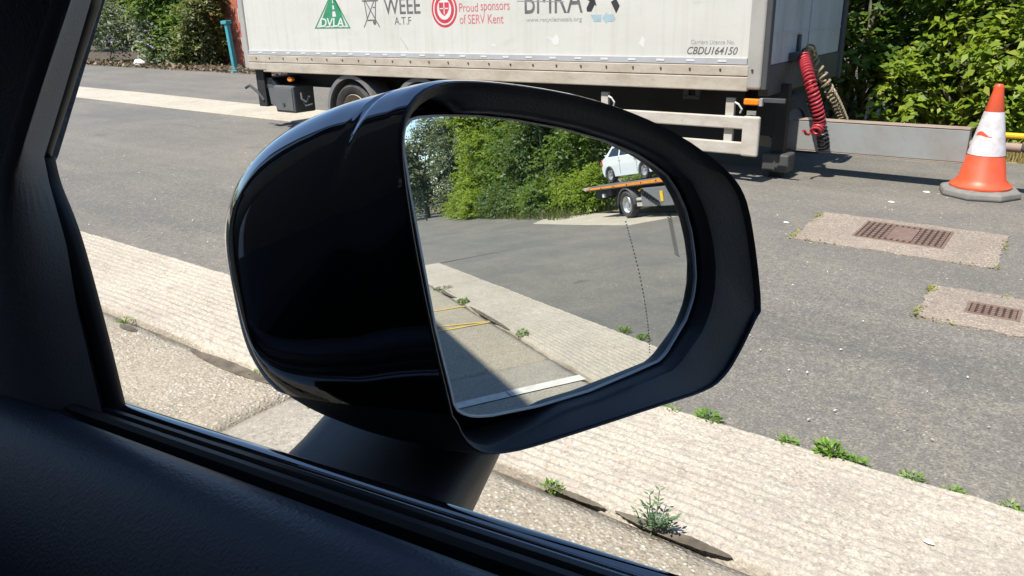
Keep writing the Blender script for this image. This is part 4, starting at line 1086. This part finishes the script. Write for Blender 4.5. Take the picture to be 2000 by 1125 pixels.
#PART2
# ------------------------------------------------------------------ our own car: shell, door, pillar, door mirror
car = empty('car', (0.8, -0.75, 0), 0, 'black car we sit in, with its right door top, pillar and mirror in view', 'car')
CO = (0.8, -0.75, 0)
def cb(name, mb, mat, parent=None, **kw): return mb.build(name, mat, parent or car, off=CO, **kw)
def sill_z(x): return 1.419+0.131*(max(-.75, min(x, .25))+.456)
XS = [-.80+.05*k for k in range(56)]
def loft_x(profile, xs=XS, closed=False):
    """profile: (y, dz) points carried along the sloping window sill"""
    mb = MB(); n = len(profile)
    mb.v = [(x, y, sill_z(x)+dz) for x in xs for (y, dz) in profile]
    for k in range(len(xs)-1):
        for i in range(n if closed else n-1):
            j = (i+1) % n
            mb.f.append((k*n+i, (k+1)*n+i, (k+1)*n+j, k*n+j))
    return mb
door = cb('door', loft_x([(.245, -.95), (.262, -.60), (.258, -.30), (.236, -.10), (.219, -.030), (.2125, -.0125), (.2085, -.0055), (.2045, -.0022), (.2005, -.0022), (.198, -.004), (.1972, -.012), (.197, -.03)]), M['gloss_black'], smooth=True)
cb('outer_seal', loft_x([(.1965, -.03), (.1962, -.004), (.1945, -.0010), (.1915, -.0005), (.189, -.004), (.188, -.03)], closed=True), M['rubber'], door, smooth=True)
cb('inner_seal', loft_x([(.1835, -.03), (.183, .0025), (.1815, .0050), (.179, .0052), (.1768, .0030), (.1762, -.004), (.1745, -.0035), (.1725, -.010), (.1725, -.03)], closed=True), M['rubber'], door, smooth=True)
cb('seal_lip', loft_x([(.1838, .0020), (.1832, .0036), (.1822, .0040), (.1822, .0020)], closed=True), M['dark_trim'], door, smooth=True)
card = cb('door_card', loft_x([(.1735, -.03), (.1733, -.010), (.1715, -.001), (.1680, .0055), (.1630, .0085), (.156, .0088), (.147, .0060), (.136, -.001), (.124, -.012), (.112, -.028), (.102, -.050), (.094, -.080), (.089, -.13), (.087, -.25), (.083, -.55)]), M['leather'], door, smooth=True)
# A-pillar with trim, sail panel and seals
tr_right = [(-.250, .150, 1.775), (-.378, .190, 1.656), (-.420, .190, 1.616), (-.463, .190, 1.576), (-.464, .190, 1.562), (-.460, .190, 1.525), (-.465, .190, 1.486), (-.463, .190, 1.406), (-.462, .190, 1.36)]
tr_left = [(-.200, .120, 1.775), (-.344, .165, 1.656), (-.385, .165, 1.622), (-.420, .165, 1.592), (-.442, .165, 1.573), (-.478, .165, 1.529), (-.501, .165, 1.486), (-.539, .165, 1.390), (-.550, .165, 1.34)]
mb = MB()
NS = 8
for k in range(len(tr_right)):
    a, b = Vector(tr_left[k]), Vector(tr_right[k])
    fold = Vector((-.55, -.05, -.05))
    mb.v.append(tuple(a+fold)); mb.v.append(tuple(a+Vector((-.06, -.004, -.008)))); mb.v.append(tuple(a+Vector((-.018, -.001, -.002))))
    for q in range(NS):
        t = q/(NS-1); p = a.lerp(b, t); p += Vector((.62, -.79, 0))*.006*math.sin(math.pi*t)
        mb.v.append(tuple(p))
C_ = NS+3
mb2 = MB(); mb2.v = list(mb.v)
for k in range(len(tr_right)-1):
    for i in range(C_-1):
        (mb if i >= 2 else mb2).f.append((k*C_+i, k*C_+i+1, (k+1)*C_+i+1, (k+1)*C_+i))
for m3 in (mb, mb2):
    used = sorted({i for f_ in m3.f for i in f_}); ix = {o_: n_ for n_, o_ in enumerate(used)}
    m3.v = [m3.v[i] for i in used]; m3.f = [tuple(ix[i] for i in f_) for f_ in m3.f]
pil = cb('pillar_trim', mb, M['trim'], smooth=True, sharp=180)
cb('pillar_inner', mb2, M['dark_trim'], smooth=True, sharp=180)
front_edge = [(-.215, .150, 1.80), (-.392, .2, 1.656), (-.440, .2, 1.612), (-.4835, .2, 1.572), (-.480, .2, 1.555), (-.468, .2, 1.527), (-.461, .2, 1.470), (-.4575, .2, 1.415)]
def offs(pts, dx, dy, dz=0): return [(a+dx, b+dy, c+dz) for a, b, c in pts]
cb('pillar_seal', MB().tube(offs(front_edge[:4], -.010, .0, .001), .0065, 10), M['rubber'], smooth=True)
low = smoothpath(front_edge[3:], 8)
for (dx, dy, r_, m_) in ((-.005, -.001, .0055, 'rubber'), (-.014, -.006, .0050, 'dark_trim'), (-.0215, -.009, .0042, 'rubber')):
    cb('quarter_seal', MB().tube([p+Vector((dx*(0.25+0.75*min(1, k/14)), dy, 0)) for k, p in enumerate(low)], r_, 10), M[m_], smooth=True)
cb('sail_panel', MB().prism([(-.490, 1.560), (-.482, 1.54), (-.474, 1.515), (-.467, 1.46), (-.464, 1.38), (-.80, 1.30), (-.80, 1.40)], .196, .2025), M['dark_trim'])
cb('pillar_skin', MB().prism([(-.40, 1.664), (-.497, 1.570), (-.80, 1.34), (-.95, 1.22), (-1.0, 1.22), (-.24, 1.83), (-.16, 1.83)], .203, .212), M['gloss_black'])
cb('corner_gusset', MB().box(-.80, -.4615, .170, .2025, 1.20, 1.4165), M['dark_trim'], bevel=.004)
# rest of the shell
cb('roof', MB().box(-.25, 2.55, -1.50, .10, 1.835, 1.875), M['gloss_black'], bevel=.015)
cb('headlining', MB().box(-.22, 2.5, -1.46, .08, 1.815, 1.832), M['roof_lining'])
cb('roof_rail', MB().tube([(-.22, .145, 1.80), (.3, .165, 1.825), (1.5, .15, 1.82), (2.5, .08, 1.76)], .030, 8), M['gloss_black'], smooth=True)
cb('dashboard', MB().box(-.98, -.56, -1.61, .12, .75, 1.36), M['dark_trim'], bevel=.04)
cb('bonnet', MB().prism([(-2.15, .55), (-2.2, .9), (-2.0, 1.08), (-.98, 1.22), (-.92, 1.0), (-.92, .4), (-2.1, .4)], -1.62, .17), M['gloss_black'], bevel=.06)
cb('tail', MB().prism([(2.45, .45), (2.45, 1.30), (2.9, 1.22), (3.0, .9), (2.95, .45)], -1.60, .18), M['gloss_black'], bevel=.05)
cb('rear_pillar', MB().prism([(2.0, 1.60), (2.5, 1.60), (2.55, 1.80), (2.2, 1.82)], .10, .20), M['gloss_black'])
cb('door_pillar', MB().prism([(.62, 1.50), (.74, 1.50), (.78, 1.83), (.66, 1.83)], .10, .195), M['gloss_black'])
cb('left_side', MB().box(-.98, 2.5, -1.70, -1.62, .40, 1.42), M['gloss_black'])
cb('floor_pan', MB().box(-2.0, 2.9, -1.62, .20, .30, .40), M['chassis'])
cb('tailgate', MB().box(2.46, 2.50, -1.55, .12, 1.28, 1.82), M['car_glass'])
cb('left_window', MB().prism([(-1.05, 1.20), (-.5, 1.415), (2.48, 1.415), (2.44, 1.825), (-.24, 1.825)], -1.60, -1.56), M['car_glass'])
for (sx, sy) in ((.30, -.30), (.30, -1.10)):
    cb('seat', MB().box(sx-.25, sx+.30, sy-.24, sy+.24, .62, .82).prism([(sx+.16, .75), (sx+.30, .75), (sx+.48, 1.42), (sx+.36, 1.44)], sy-.24, sy+.24).prism([(sx+.39, 1.45), (sx+.48, 1.45), (sx+.51, 1.63), (sx+.43, 1.63)], sy-.13, sy+.13), M['leather'], bevel=.03)
for x in (-1.45, 2.15):
    for y0, y1, o_ in ((-.02, .20, 1), (-1.68, -1.46, -1)):
        wheel(x, y0, y1, .36, .36, o_, mats=('tyre', 'alloy'), par=car, off=CO)

# door mirror -------------------------------------------------------
MP = Vector((-0.23951586, 0.35316148, 1.50713952))
MN = Vector((0.93766994, -0.32312376, 0.12793015))
MU = Vector((0.3258008, 0.94543844, 0.0)); MV = Vector((-0.12095008, 0.04167975, 0.99178318))
def mp(u, v, h): return MP+MU*u+MV*v+MN*h
GLASS = [(-0.0793, 0.0841), (-0.0771, 0.0895), (-0.0716, 0.0915), (-0.0568, 0.0912), (-0.0352, 0.089), (-0.0124, 0.085), (0.0225, 0.0766), (0.0528, 0.0667), (0.077, 0.0562), (0.0905, 0.0483), (0.1035, 0.0391), (0.1126, 0.0272), (0.1191, 0.0147), (0.1237, -0.0008), (0.1259, -0.0163), (0.1266, -0.0325), (0.1239, -0.0457), (0.1162, -0.0599), (0.0955, -0.0795), (0.0881, -0.0829), (0.0671, -0.0842), (0.0275, -0.086), (-0.0124, -0.0839), (-0.045, -0.0794), (-0.0568, -0.0763), (-0.0648, -0.0715), (-0.0682, -0.067), (-0.0694, -0.056), (-0.0743, -0.0191), (-0.0775, 0.0265), (-0.0794, 0.0563), (-0.08, 0.0771)]
LIP = [(-0.0938, 0.0763), (-0.0939, 0.052), (-0.0919, 0.0161), (-0.0883, -0.0221), (-0.0843, -0.054), (-0.0832, -0.0645), (-0.0805, -0.075), (-0.0746, -0.0842), (-0.0656, -0.0907), (-0.0526, -0.095), (-0.0335, -0.0974), (0.0079, -0.1002), (0.0718, -0.1038), (0.109, -0.1063), (0.1263, -0.1029), (0.1413, -0.0916), (0.1623, -0.068), (0.1668, -0.0616), (0.1622, -0.0225), (0.1547, 0.0137), (0.145, 0.0303), (0.126, 0.0459), (0.0948, 0.0651), (0.062, 0.0802), (0.0246, 0.0929), (-0.0095, 0.1007), (-0.0408, 0.1059), (-0.0613, 0.1077), (-0.0742, 0.1059), (-0.083, 0.1014), (-0.0888, 0.0948), (-0.0923, 0.0869)]
def resample(poly, n, start_ang=math.pi, smooth_it=2):
    """even points round a closed outline, starting at the given angle, counter-clockwise"""
    P = np.array(poly)
    A = 0.5*np.sum(P[:, 0]*np.roll(P[:, 1], -1)-np.roll(P[:, 0], -1)*P[:, 1])
    if A < 0: P = P[::-1]
    # cut corners once or twice for a smooth outline (Chaikin)
    for _ in range(smooth_it):
        Q = np.roll(P, -1, 0); P = np.stack([.75*P+.25*Q, .25*P+.75*Q], 1).reshape(-1, 2)
    c = np.array([0.03, 0.0])
    k0 = np.argmin(np.abs(np.angle(np.exp(1j*(np.arctan2(P[:, 1]-c[1], P[:, 0]-c[0])-start_ang)))))
    P = np.roll(P, -k0, 0); Q = np.vstack([P, P[:1]])
    s = np.concatenate([[0], np.cumsum(np.linalg.norm(np.diff(Q, axis=0), axis=1))])
    t = np.linspace(0, s[-1], n, endpoint=False)
    return np.stack([np.interp(t, s, Q[:, 0]), np.interp(t, s, Q[:, 1])], -1)
NR = 128
lip = resample(LIP, NR, smooth_it=1); gls = resample(GLASS, NR, smooth_it=0)
def ring3(P, h): return [tuple(mp(a, b, h)) for a, b in P]
def rings_mesh(rings, cap_last=False):
    mb = MB(); n = len(rings[0])
    for R_ in rings: mb.v += [tuple(p) for p in R_]
    for k in range(len(rings)-1):
        for i in range(n):
            j = (i+1) % n
            mb.f.append((k*n+i, k*n+j, (k+1)*n+j, (k+1)*n+i))
    if cap_last: mb.f.append(tuple((len(rings)-1)*n+i for i in range(n)))
    return mb
UC = np.array([0.036, 0.0])
# key rings of the shell: depth behind the lip, sideways shift, lift, scale across, scale upright
KEY = [(0.000, 0.000, 0.000, 1.000, 1.000), (0.004, -0.001, 0, 1.012, 1.012), (0.020, -0.009, 0, 1.022, 1.018), (0.0240, -0.0112, 0, 1.021, 1.016), (0.0285, -0.0140, 0, 1.021, 1.014), (0.033, -0.0165, 0, 1.022, 1.010),
       (0.045, -0.024, .001, 1.030, 1.000), (0.065, -0.037, .002, 1.022, 0.972), (0.085, -0.051, .003, 0.995, 0.925), (0.102, -0.063, .003, 0.955, 0.865), (0.118, -0.073, .003, 0.895, 0.785), (0.131, -0.080, .002, 0.80, 0.68), (0.141, -0.086, .001, 0.66, 0.55), (0.148, -0.090, 0, .46, .38), (0.152, -0.092, 0, .22, .18)]
def key_at(dep):
    ks = np.array(KEY); return [np.interp(dep, ks[:, 0], ks[:, c]) for c in range(1, 5)]
deps = sorted(set([k[0] for k in KEY]+[.018+.0015*k for k in range(22)]+[.009, .014, .038, .052, .058, .072, .078, .091, .096, .107, .112, .122, .127, .134, .138, .144, .146]))
# smooth the key values along the depth so that the shell reads as one curved surface
fine_d = np.arange(0, .1521, .0005)
fine_k = np.array([key_at(d_) for d_ in fine_d])
kern = np.exp(-.5*(np.arange(-40, 41)*.0005/.0055)**2); kern /= kern.sum()
pad_ = np.vstack([2*fine_k[:1]-fine_k[40:0:-1], fine_k, 2*fine_k[-1:]-fine_k[-2:-42:-1]])
soft = np.stack([np.convolve(pad_[:, c], kern, 'valid') for c in range(4)], -1)
bl = np.clip((fine_d-.004)/.014, 0, 1)[:, None]; bl = bl*bl*(3-2*bl)
be = np.clip((.150-fine_d)/.004, 0, 1)[:, None]
soft = fine_k*(1-bl*be)+soft*bl*be
raw = np.array([[np.interp(d_, fine_d, soft[:, c]) for c in range(4)] for d_ in deps])
rings = []
for d_, (du, dv, su, sv) in zip(deps, raw):
    fr = min(1, d_/.12)
    P = lip.copy()
    # towards the nose the outline becomes a plain rounded block
    ang = np.arctan2((P[:, 1]-UC[1])/.105, (P[:, 0]-UC[0])/.131)
    sq = np.where(np.sin(ang) > 0, 3.4-0.7*np.sin(ang)**2, 3.6); rr_ = (np.abs(np.cos(ang))**sq+np.abs(np.sin(ang))**sq)**(-1/sq)
    blk = np.stack([UC[0]+.131*rr_*np.cos(ang), UC[1]+.104*rr_*np.sin(ang)], -1)
    wgt = .85*fr**1.1
    P = P*(1-wgt)+blk*wgt
    P = UC+(P-UC)*np.array([su, sv])+np.array([du, dv])
    top = np.clip((P[:, 1]-.056)/.022, 0, 1); seam = .024+.020*np.clip((.104-P[:, 1])/.055, 0, 1)**1.3
    notch = .010*np.clip(1-np.abs(d_-seam)/.0032, 0, 1)*top
    P = UC+(P-UC)*(1-notch)[:, None]
    rings.append(ring3(P, .022-d_))
shell = rings_mesh(rings, True)
def split_shell(keep_upper):
    me = bpy.data.meshes.new('tmp'); me.from_pydata(shell.v, [], shell.f)
    bm = bmesh.new(); bm.from_mesh(me)
    bmesh.ops.recalc_face_normals(bm, faces=bm.faces)
    co = mp(0, -.0635, 0); no = (MV+MU*.03).normalized()
    gap = .0009
    bmesh.ops.bisect_plane(bm, geom=bm.verts[:]+bm.edges[:]+bm.faces[:], plane_co=co+no*(gap if keep_upper else -gap), plane_no=no, clear_inner=keep_upper, clear_outer=not keep_upper)
    if not keep_upper:
        for v_ in bm.verts:
            q_ = v_.co-mp(.036, 0, 0); v_.co -= (MU*q_.dot(MU)+MV*q_.dot(MV))*.013
    for v_ in bm.verts: v_.co -= Vector(CO)
    bm.to_mesh(me); bm.free()
    for p in me.polygons: p.use_smooth = True
    me.set_sharp_from_angle(angle=math.radians(50))
    return me
me = split_shell(True); me.materials.append(M['gloss_black'])
mir = bpy.data.objects.new('door_mirror', me); COL.objects.link(mir); mir.parent = car
mir['label'] = 'gloss black door mirror housing reflecting the yard behind'
me = split_shell(False); me.materials.append(M['matte_plastic'])
o = bpy.data.objects.new('lower_shell', me); COL.objects.link(o); o.parent = mir
def scl(P, s, c=UC): return c+(P-c)*s
stp = np.clip((-.02-lip[:, 0])/.045, 0, 1)[:, None]      # the inboard wall stands steep, the outer one is flared
def flare(k_): return (lip*k_+gls*(1-k_))*(1-stp)+(lip*max(k_, .80)+gls*(1-max(k_, .80)))*stp
low_ = (lip[:, 1] < -.0635)[:, None]
lipb = np.where(low_, scl(lip, .987), lip)
bez = [ring3(lipb, .0215), ring3(scl(lipb, .993), .0238), ring3(scl(lipb, .985), .0228), ring3(scl(lip, .975)*(1-stp)+scl(lip, .983)*stp, .0200), ring3(flare(.60), .0165), ring3(flare(.30), .0145), ring3(flare(.17), .0130), ring3(flare(.12), .010), ring3(flare(.10), .002), ring3(flare(.10), -.010)]
cb('bezel', rings_mesh(bez), M['matte_plastic'], mir, smooth=True)
cb('mirror_back', rings_mesh([ring3(scl(gls, 1.010, np.array([.02, 0])), -.0008), ring3(scl(gls, 1.012, np.array([.02, 0])), -.0045), ring3(scl(gls, .95, np.array([.02, 0])), -.012)], True), M['rubber'], mir, smooth=True)
cb('glass_edge', rings_mesh([ring3(scl(gls, 1.010, np.array([.02, 0])), -.0012), ring3(scl(gls, 1.008, np.array([.02, 0])), .0008), ring3(scl(gls, .996, np.array([.02, 0])), .0010), ring3(scl(gls, .995, np.array([.02, 0])), .0002)]), M['glass_edge'], mir, smooth=True)
mb = MB(); mb.v = ring3(gls, .0); mb.f = [tuple(range(NR))]
cb('mirror_glass', mb, M['mirror'], mir)
# etched dotted line of the wide-angle zone; dark hatch lines drawn near the rim
DOT = smoothpath([(0.0663, 0.0156, 0), (0.0708, -0.0009, 0), (0.0759, -0.022, 0), (0.0795, -0.0434, 0), (0.081, -0.0613, 0), (0.081, -0.0763, 0)], 40)
mb = MB()
for k in range(0, len(DOT)-5, 5):
    a, b = DOT[k], DOT[k+2]; d_ = (b-a).normalized(); n_ = Vector((-d_.y, d_.x, 0))*.00030
    mb.add([mp(*(p.xy), .0003) for p in (a+n_, b+n_, b-n_, a-n_)], [(0, 1, 2, 3)])
cb('dotted_line', mb, M['glass_mark'], mir)['kind'] = 'stuff'
mb = MB()
for (a, b, n2, ln, da) in (((0.1040, 0.0150), (0.1100, -0.0143), 15, .0052, (.8, -.6)), ((0.0800, 0.0325), (0.0965, 0.0215), 10, .0075, (.45, -.89))):
    for k in range(n2):
        t = k/(n2-1); p = Vector(a).lerp(Vector(b), t); d_ = Vector(da)*ln*.5; n_ = Vector((-da[1], da[0]))*.00022
        mb.add([mp(q.x, q.y, .0003) for q in (p-d_+n_, p+d_+n_, p+d_-n_, p-d_-n_)], [(0, 1, 2, 3)])
cb('hatched_marks', mb, M['glass_mark'], mir)['kind'] = 'stuff'
# arm that carries the mirror
def arm_ring(y, x0, x1, z0, z1, r_=.022, n=8):
    out = []
    for (cx, cz, a0) in ((x1-r_, z1-r_, 0), (x0+r_, z1-r_, 90), (x0+r_, z0+r_, 180), (x1-r_, z0+r_, 270)):
        for k in range(n):
            a = math.radians(a0+90*k/(n-1)); out.append((cx+r_*math.cos(a), y, cz+r_*math.sin(a)))
    return out
cb('mirror_arm', rings_mesh([arm_ring(.19, -.356, -.214, 1.30, 1.390), arm_ring(.215, -.360, -.222, 1.31, 1.393), arm_ring(.24, -.366, -.231, 1.325, 1.396), arm_ring(.265, -.373, -.240, 1.338, 1.398), arm_ring(.29, -.381, -.249, 1.350, 1.401), arm_ring(.32, -.385, -.256, 1.362, 1.408), arm_ring(.35, -.385, -.262, 1.375, 1.42)]), M['matte_plastic'], mir, smooth=True)

# ------------------------------------------------------------------ the building whose shade the car stands in
M['dark_clad'] = plain('dark_brown_cladding', (0.035, 0.028, 0.025), 0.7)
bd = empty('warehouse', (2.0, -6.6, 0), 0, 'brick warehouse behind the car that shades the parking bays', 'building')
MB().box(-16, 13, -5.0, 4.15, 0, 6.85).build('wall', M['dark_clad'], bd)
MB().box(-16.1, 13.1, -5.1, 4.22, 6.85, 7.0).build('parapet', M['far_conc'], bd)
MB().box(1.6, 12.5, 4.16, 6.62, 0, 2.42).build('sky_blocker', M['dark_clad'], bd)  # unseen block added to cut off skylight and deepen the shadow behind the car
for x in (-9, -2, 5):
    d_ = MB().box(x, x+3.2, 4.12, 4.20, 0, 3.6).build('roller_door', M['rail_grey'], bd)
    for k in range(12): MB().box(x+.05, x+3.15, 4.20, 4.215, .05+k*.29, .05+k*.29+.26).build('slat', M['rail_grey'], d_)
for x in (-14, -5, 1.7, 9.2):
    w_ = MB().box(x, x+1.6, 4.13, 4.17, 4.4, 5.6).build('window', M['car_glass'], bd)
    MB().box(x-.1, x+1.7, 4.16, 4.26, 4.28, 4.38).build('sill', M['far_conc'], w_)

# ------------------------------------------------------------------ recovery truck with a white car, seen in the mirror
RT = empty('recovery_truck', (19.39, 8.575, 0.014), math.radians(-7), 'grey flatbed recovery truck with orange bed rail on the far concrete', 'truck')
def tk(name, mb, mat, parent=None, **kw): return mb.build(name, mat, parent or RT, **kw)
bed = tk('bed', MB().prism([(2.30, .86), (2.36, .90), (1.9, .99), (-3.9, 1.03), (-3.9, .90), (1.7, .86)], .03, 1.97), M['truck_grey'])
tk('bed_rail', MB().prism([(2.20, .885), (2.24, .93), (-3.9, 1.035), (-3.9, .925), (1.2, .895)], -.01, .028), M['orange_rail'], bed, bevel=.004)
tk('bed_rail', MB().prism([(2.20, .885), (2.24, .93), (-3.9, 1.035), (-3.9, .925), (1.2, .895)], 1.972, 2.01), M['orange_rail'], bed, bevel=.004)
tk('tail_plate', MB().prism([(2.24, .86), (2.42, .91), (2.36, .97), (2.22, .94)], .0, 2.0), M['rail_grey'], bed)
mb = MB()
for k in range(7): mb.cyl((2.0-.75*k, -.02, .90+.012*k), (2.0-.75*k, .0, .90+.012*k), .022, n=8)
tk('lashing_points', mb, M['chassis'], bed)
for y in (.55, 1.30): tk('chassis_rail', MB().box(-5.6, 1.9, y, y+.12, .60, .84), M['chassis'])
tk('tail_gear', MB().box(1.2, 1.9, .15, .3, .62, .84).box(1.55, 1.9, .2, 1.8, .58, .68).box(.9, 1.15, .12, .26, .66, .86), M['chassis'], bevel=.01)
tk('tail_lamp', MB().box(1.30, 1.42, .09, .15, .63, .74), M['ink_white'])
for x in (-.05, -4.4):
    wheel(x, .02, .26, .385, .385, -1, par=RT, off=(0, 0, 0), mats=('tyre', 'alloy'))
    wheel(x, 1.74, 1.98, .385, .385, 1, par=RT, off=(0, 0, 0), mats=('tyre', 'alloy'))
    tk('axle', MB().cyl((x, .1, .385), (x, 1.9, .385), .07), M['chassis'])
tk('mudguard', arc_guard(-.05, .0, .30, .385, .455, 0, 180, .015), M['mudguard'], smooth=True)
tk('mud_flap', MB().box(.40, .42, .02, .30, .12, .42), M['rubber'])
sb = tk('locker', MB().box(-2.5, -.86, .02, .45, .30, .80), M['truck_grey'], bevel=.015)
tk('shelf_bar', MB().box(-1.05, -.58, .03, .30, .48, .55).box(-1.05, -.58, .03, .30, .32, .42), M['guard_alloy'], sb, bevel=.008)
for k in range(16):
    x = -.98-.055*k
    MB().prism([(x, .74-.024*k), (x-.02, .74-.024*k), (x-.02, .60-.016*k), (x, .60-.016*k)], .008, .019).build('warning_stripe', M['ink_black'], sb)
MB().box(-1.96, -1.82, .004, .019, .42, .69).build('yellow_plate', M['yellow'], sb, bevel=.003)
MB().prism([(-.80, .75), (-.92, .80), (-1.0, .80), (-.86, .72)], .0, .06).build('yellow_strap', M['yellow'], sb)
cab = tk('cab', MB().prism([(-3.95, .55), (-3.95, 2.30), (-4.3, 2.42), (-5.25, 2.35), (-5.62, 1.45), (-5.70, .5), (-5.6, .4), (-4.1, .4)], .04, 1.96), M['white_car'], bevel=.06)
MB().prism([(-4.15, 1.40), (-4.15, 2.1), (-5.0, 2.1), (-5.40, 1.40)], .025, .045).build('side_window', M['car_glass'], cab)
MB().prism([(-5.36, 2.15), (-5.68, 1.42), (-5.66, 1.40), (-5.32, 2.13)], .2, 1.8).build('windscreen', M['car_glass'], cab)

def small_car(name, loc, rz, paint_, label, k=1.0, z0=0.0):
    """hatchback about 3.25 m long (times k); local +x is its tail, near side at y=0"""
    root = empty(name, loc, rz, label, 'car')
    W_ = 1.28
    def S(pts): return [(a*k, b*k+z0) for a, b in pts]
    def loft(sections, nm, mat, par=root):
        mb = MB(); n = len(sections[0][1])
        for (y, P) in sections: mb.v += [(a, y*k, b) for a, b in S(P)]
        for q in range(len(sections)-1):
            for i in range(n):
                j = (i+1) % n; mb.f.append((q*n+i, q*n+j, (q+1)*n+j, (q+1)*n+i))
        mb.f += [tuple(range(n-1, -1, -1)), tuple((len(sections)-1)*n+i for i in range(n))]
        return mb.build(nm, mat, par, True, bevel=.02*k)
    def arch(cx, r_, z, n=9): return [(cx+r_*math.cos(math.pi*i/n), z+r_*math.sin(math.pi*i/n)) for i in range(n+1)]
    base = [(1.60, .20), (1.68, .30), (1.70, .46), (1.60, .70), (1.50, .74), (-.50, .72), (-1.20, .62), (-1.50, .50), (-1.56, .34), (-1.52, .20)]
    under = [(-.62-.30, .17)]+[(p[0], p[1]) for p in arch(-.62, .29, .20)[::-1]]+[(-.62+.30, .17), (1.27-.30, .17)]+[(p[0], p[1]) for p in arch(1.27, .29, .20)[::-1]]+[(1.27+.295, .19)]
    prof = base+under
    inner = [(a*.97, b*.985+.005) for a, b in prof]
    loft([(0.05, inner), (0.0, prof), (W_, prof), (W_-.05+.05, inner)] if False else [(-.0, prof), (W_, prof)], 'body', paint_)
    bot = [(1.56, .72), (.98, .73), (-.2, .72), (-.62, .70)]; top = [(1.18, 1.06), (.85, 1.09), (.28, 1.08), (-.02, 1.02)]
    n = 4; mb = MB()
    ring = []
    for (y, P) in ((.03, bot), (W_-.03, bot)): ring.append([(a*k, y*k, b*k+z0) for a, b in P])
    tops = []
    for (y, P) in ((.15, top), (W_-.15, top)): tops.append([(a*k, y*k, b*k+z0) for a, b in P])
    mb.v = ring[0]+ring[1]+tops[0]+tops[1]
    for i in range(3): mb.f += [(i, i+1, 8+i+1, 8+i), (4+i, 12+i, 12+i+1, 4+i+1), (8+i, 8+i+1, 12+i+1, 12+i)]
    mb.f += [(0, 8, 12, 4), (3, 7, 15, 11)]
    mb.build('roof', paint_, root, bevel=.02*k)
    def pane(pts, nm='window'):
        m2 = MB(); vs = []
        for (x, z) in pts:
            t = (z-.72)/.36; y = .03+.12*t; vs.append((x*k, (y-.008)*k, z*k+z0))
        m2.add(vs, [tuple(range(len(vs)))]); m2.build(nm, M['car_glass'], root, fix=False)
    pane([(1.30, .76), (1.12, .98), (.72, 1.02), (.70, .75)]); pane([(.62, .75), (.64, 1.02), (.28, 1.01), (.05, .95), (-.36, .75)])
    m2 = MB(); m2.add([(1.57*k, .2*k, .78*k+z0), (1.57*k, (W_-.2)*k, .78*k+z0), (1.30*k, (W_-.26)*k, 1.01*k+z0), (1.30*k, .26*k, 1.01*k+z0)], [(0, 1, 2, 3)]); m2.build('rear_window', M['car_glass'], root)
    m2 = MB(); m2.add([(-.60*k, .1*k, .74*k+z0), (-.60*k, (W_-.1)*k, .74*k+z0), (-.08*k, (W_-.2)*k, 1.02*k+z0), (-.08*k, .2*k, 1.02*k+z0)], [(0, 1, 2, 3)]); m2.build('windscreen', M['car_glass'], root)
    for x in (1.27, -.62):
        for y0, y1, o_ in ((.01, .16, -1), (W_-.16, W_-.01, 1)):
            wheel(x*k, y0*k, y1*k, .245*k, .245*k+z0, o_, par=root, off=(0, 0, 0), mats=('tyre', 'alloy'))
    MB().box(.55*k, .68*k, -.012*k, .0, .62*k+z0, .645*k+z0).build('door_handle', paint_, root)
    MB().box(1.60*k, 1.69*k, .0, .18*k, .50*k+z0, .70*k+z0).build('tail_lamp', M['ink_red'], root, bevel=.01)
    MB().box(-.30*k, -.20*k, -.10*k, .02*k, .72*k+z0, .82*k+z0).build('door_mirror', paint_, root, bevel=.015)
    m2 = MB()
    m2.tube([(.62*k, -.004, .24*k+z0), (.62*k, -.004, .72*k+z0)], .004*k, 4).tube([(-.30*k, -.004, .24*k+z0), (-.33*k, -.004, .70*k+z0)], .004*k, 4)
    m2.build('door_gaps', M['chassis'], root)
    return root
ca, sa = math.cos(math.radians(-7)), math.sin(math.radians(-7))
small_car('hatchback_car', (19.39-sa*.36, 8.575+ca*.36, 0), math.radians(-7), M['white_car'], 'white hatchback car riding on the bed of the recovery truck', 1.0, 1.025)
small_car('parked_car', (31.6, 10.9, 0), math.radians(65), M['blue_car'], 'blue car half hidden among the trees in the mirror', 1.2)

# mesh fence far behind
fn = empty('mesh_fence', (47.2, 6.6, 0), 0, 'dark green mesh fence panel by the far tree in the mirror', 'fence')
for y in (-2.2, -.6, .35): MB().box(-.04, .04, y-.04, y+.04, 0, 1.9).build('post', M['fence_green'], fn)
mb = MB()
for k in range(24): mb.box(-.008, .008, -2.2+k*.107-.006, -2.2+k*.107+.006, .05, 1.8)
for z in (.1, .6, 1.2, 1.75): mb.box(-.012, .012, -2.2, .35, z-.012, z+.012)
m_ = mb.build('mesh_panel', M['fence_green'], fn); m_['kind'] = 'stuff'

# a belt of trees closes the view far beyond the yard
lb = lobes_fill(74, 84, -45, 45, 1.5, 6.5, 60, 2.6, 91)+lobes_fill(-95, -60, -30, 60, 1.5, 7.0, 60, 3.2, 92)+lobes_fill(-60, 80, 48, 60, 1.5, 8.0, 70, 3.4, 93)
v, f = leaf_cloud(lb, 5200, 7, 0.75, 94, tw_len=1.6)
tag(np_mesh('tree_belt', v, f, M['leaf_dark']), 'far belt of dark trees closing off the yard on every side', 'trees', kind='stuff')
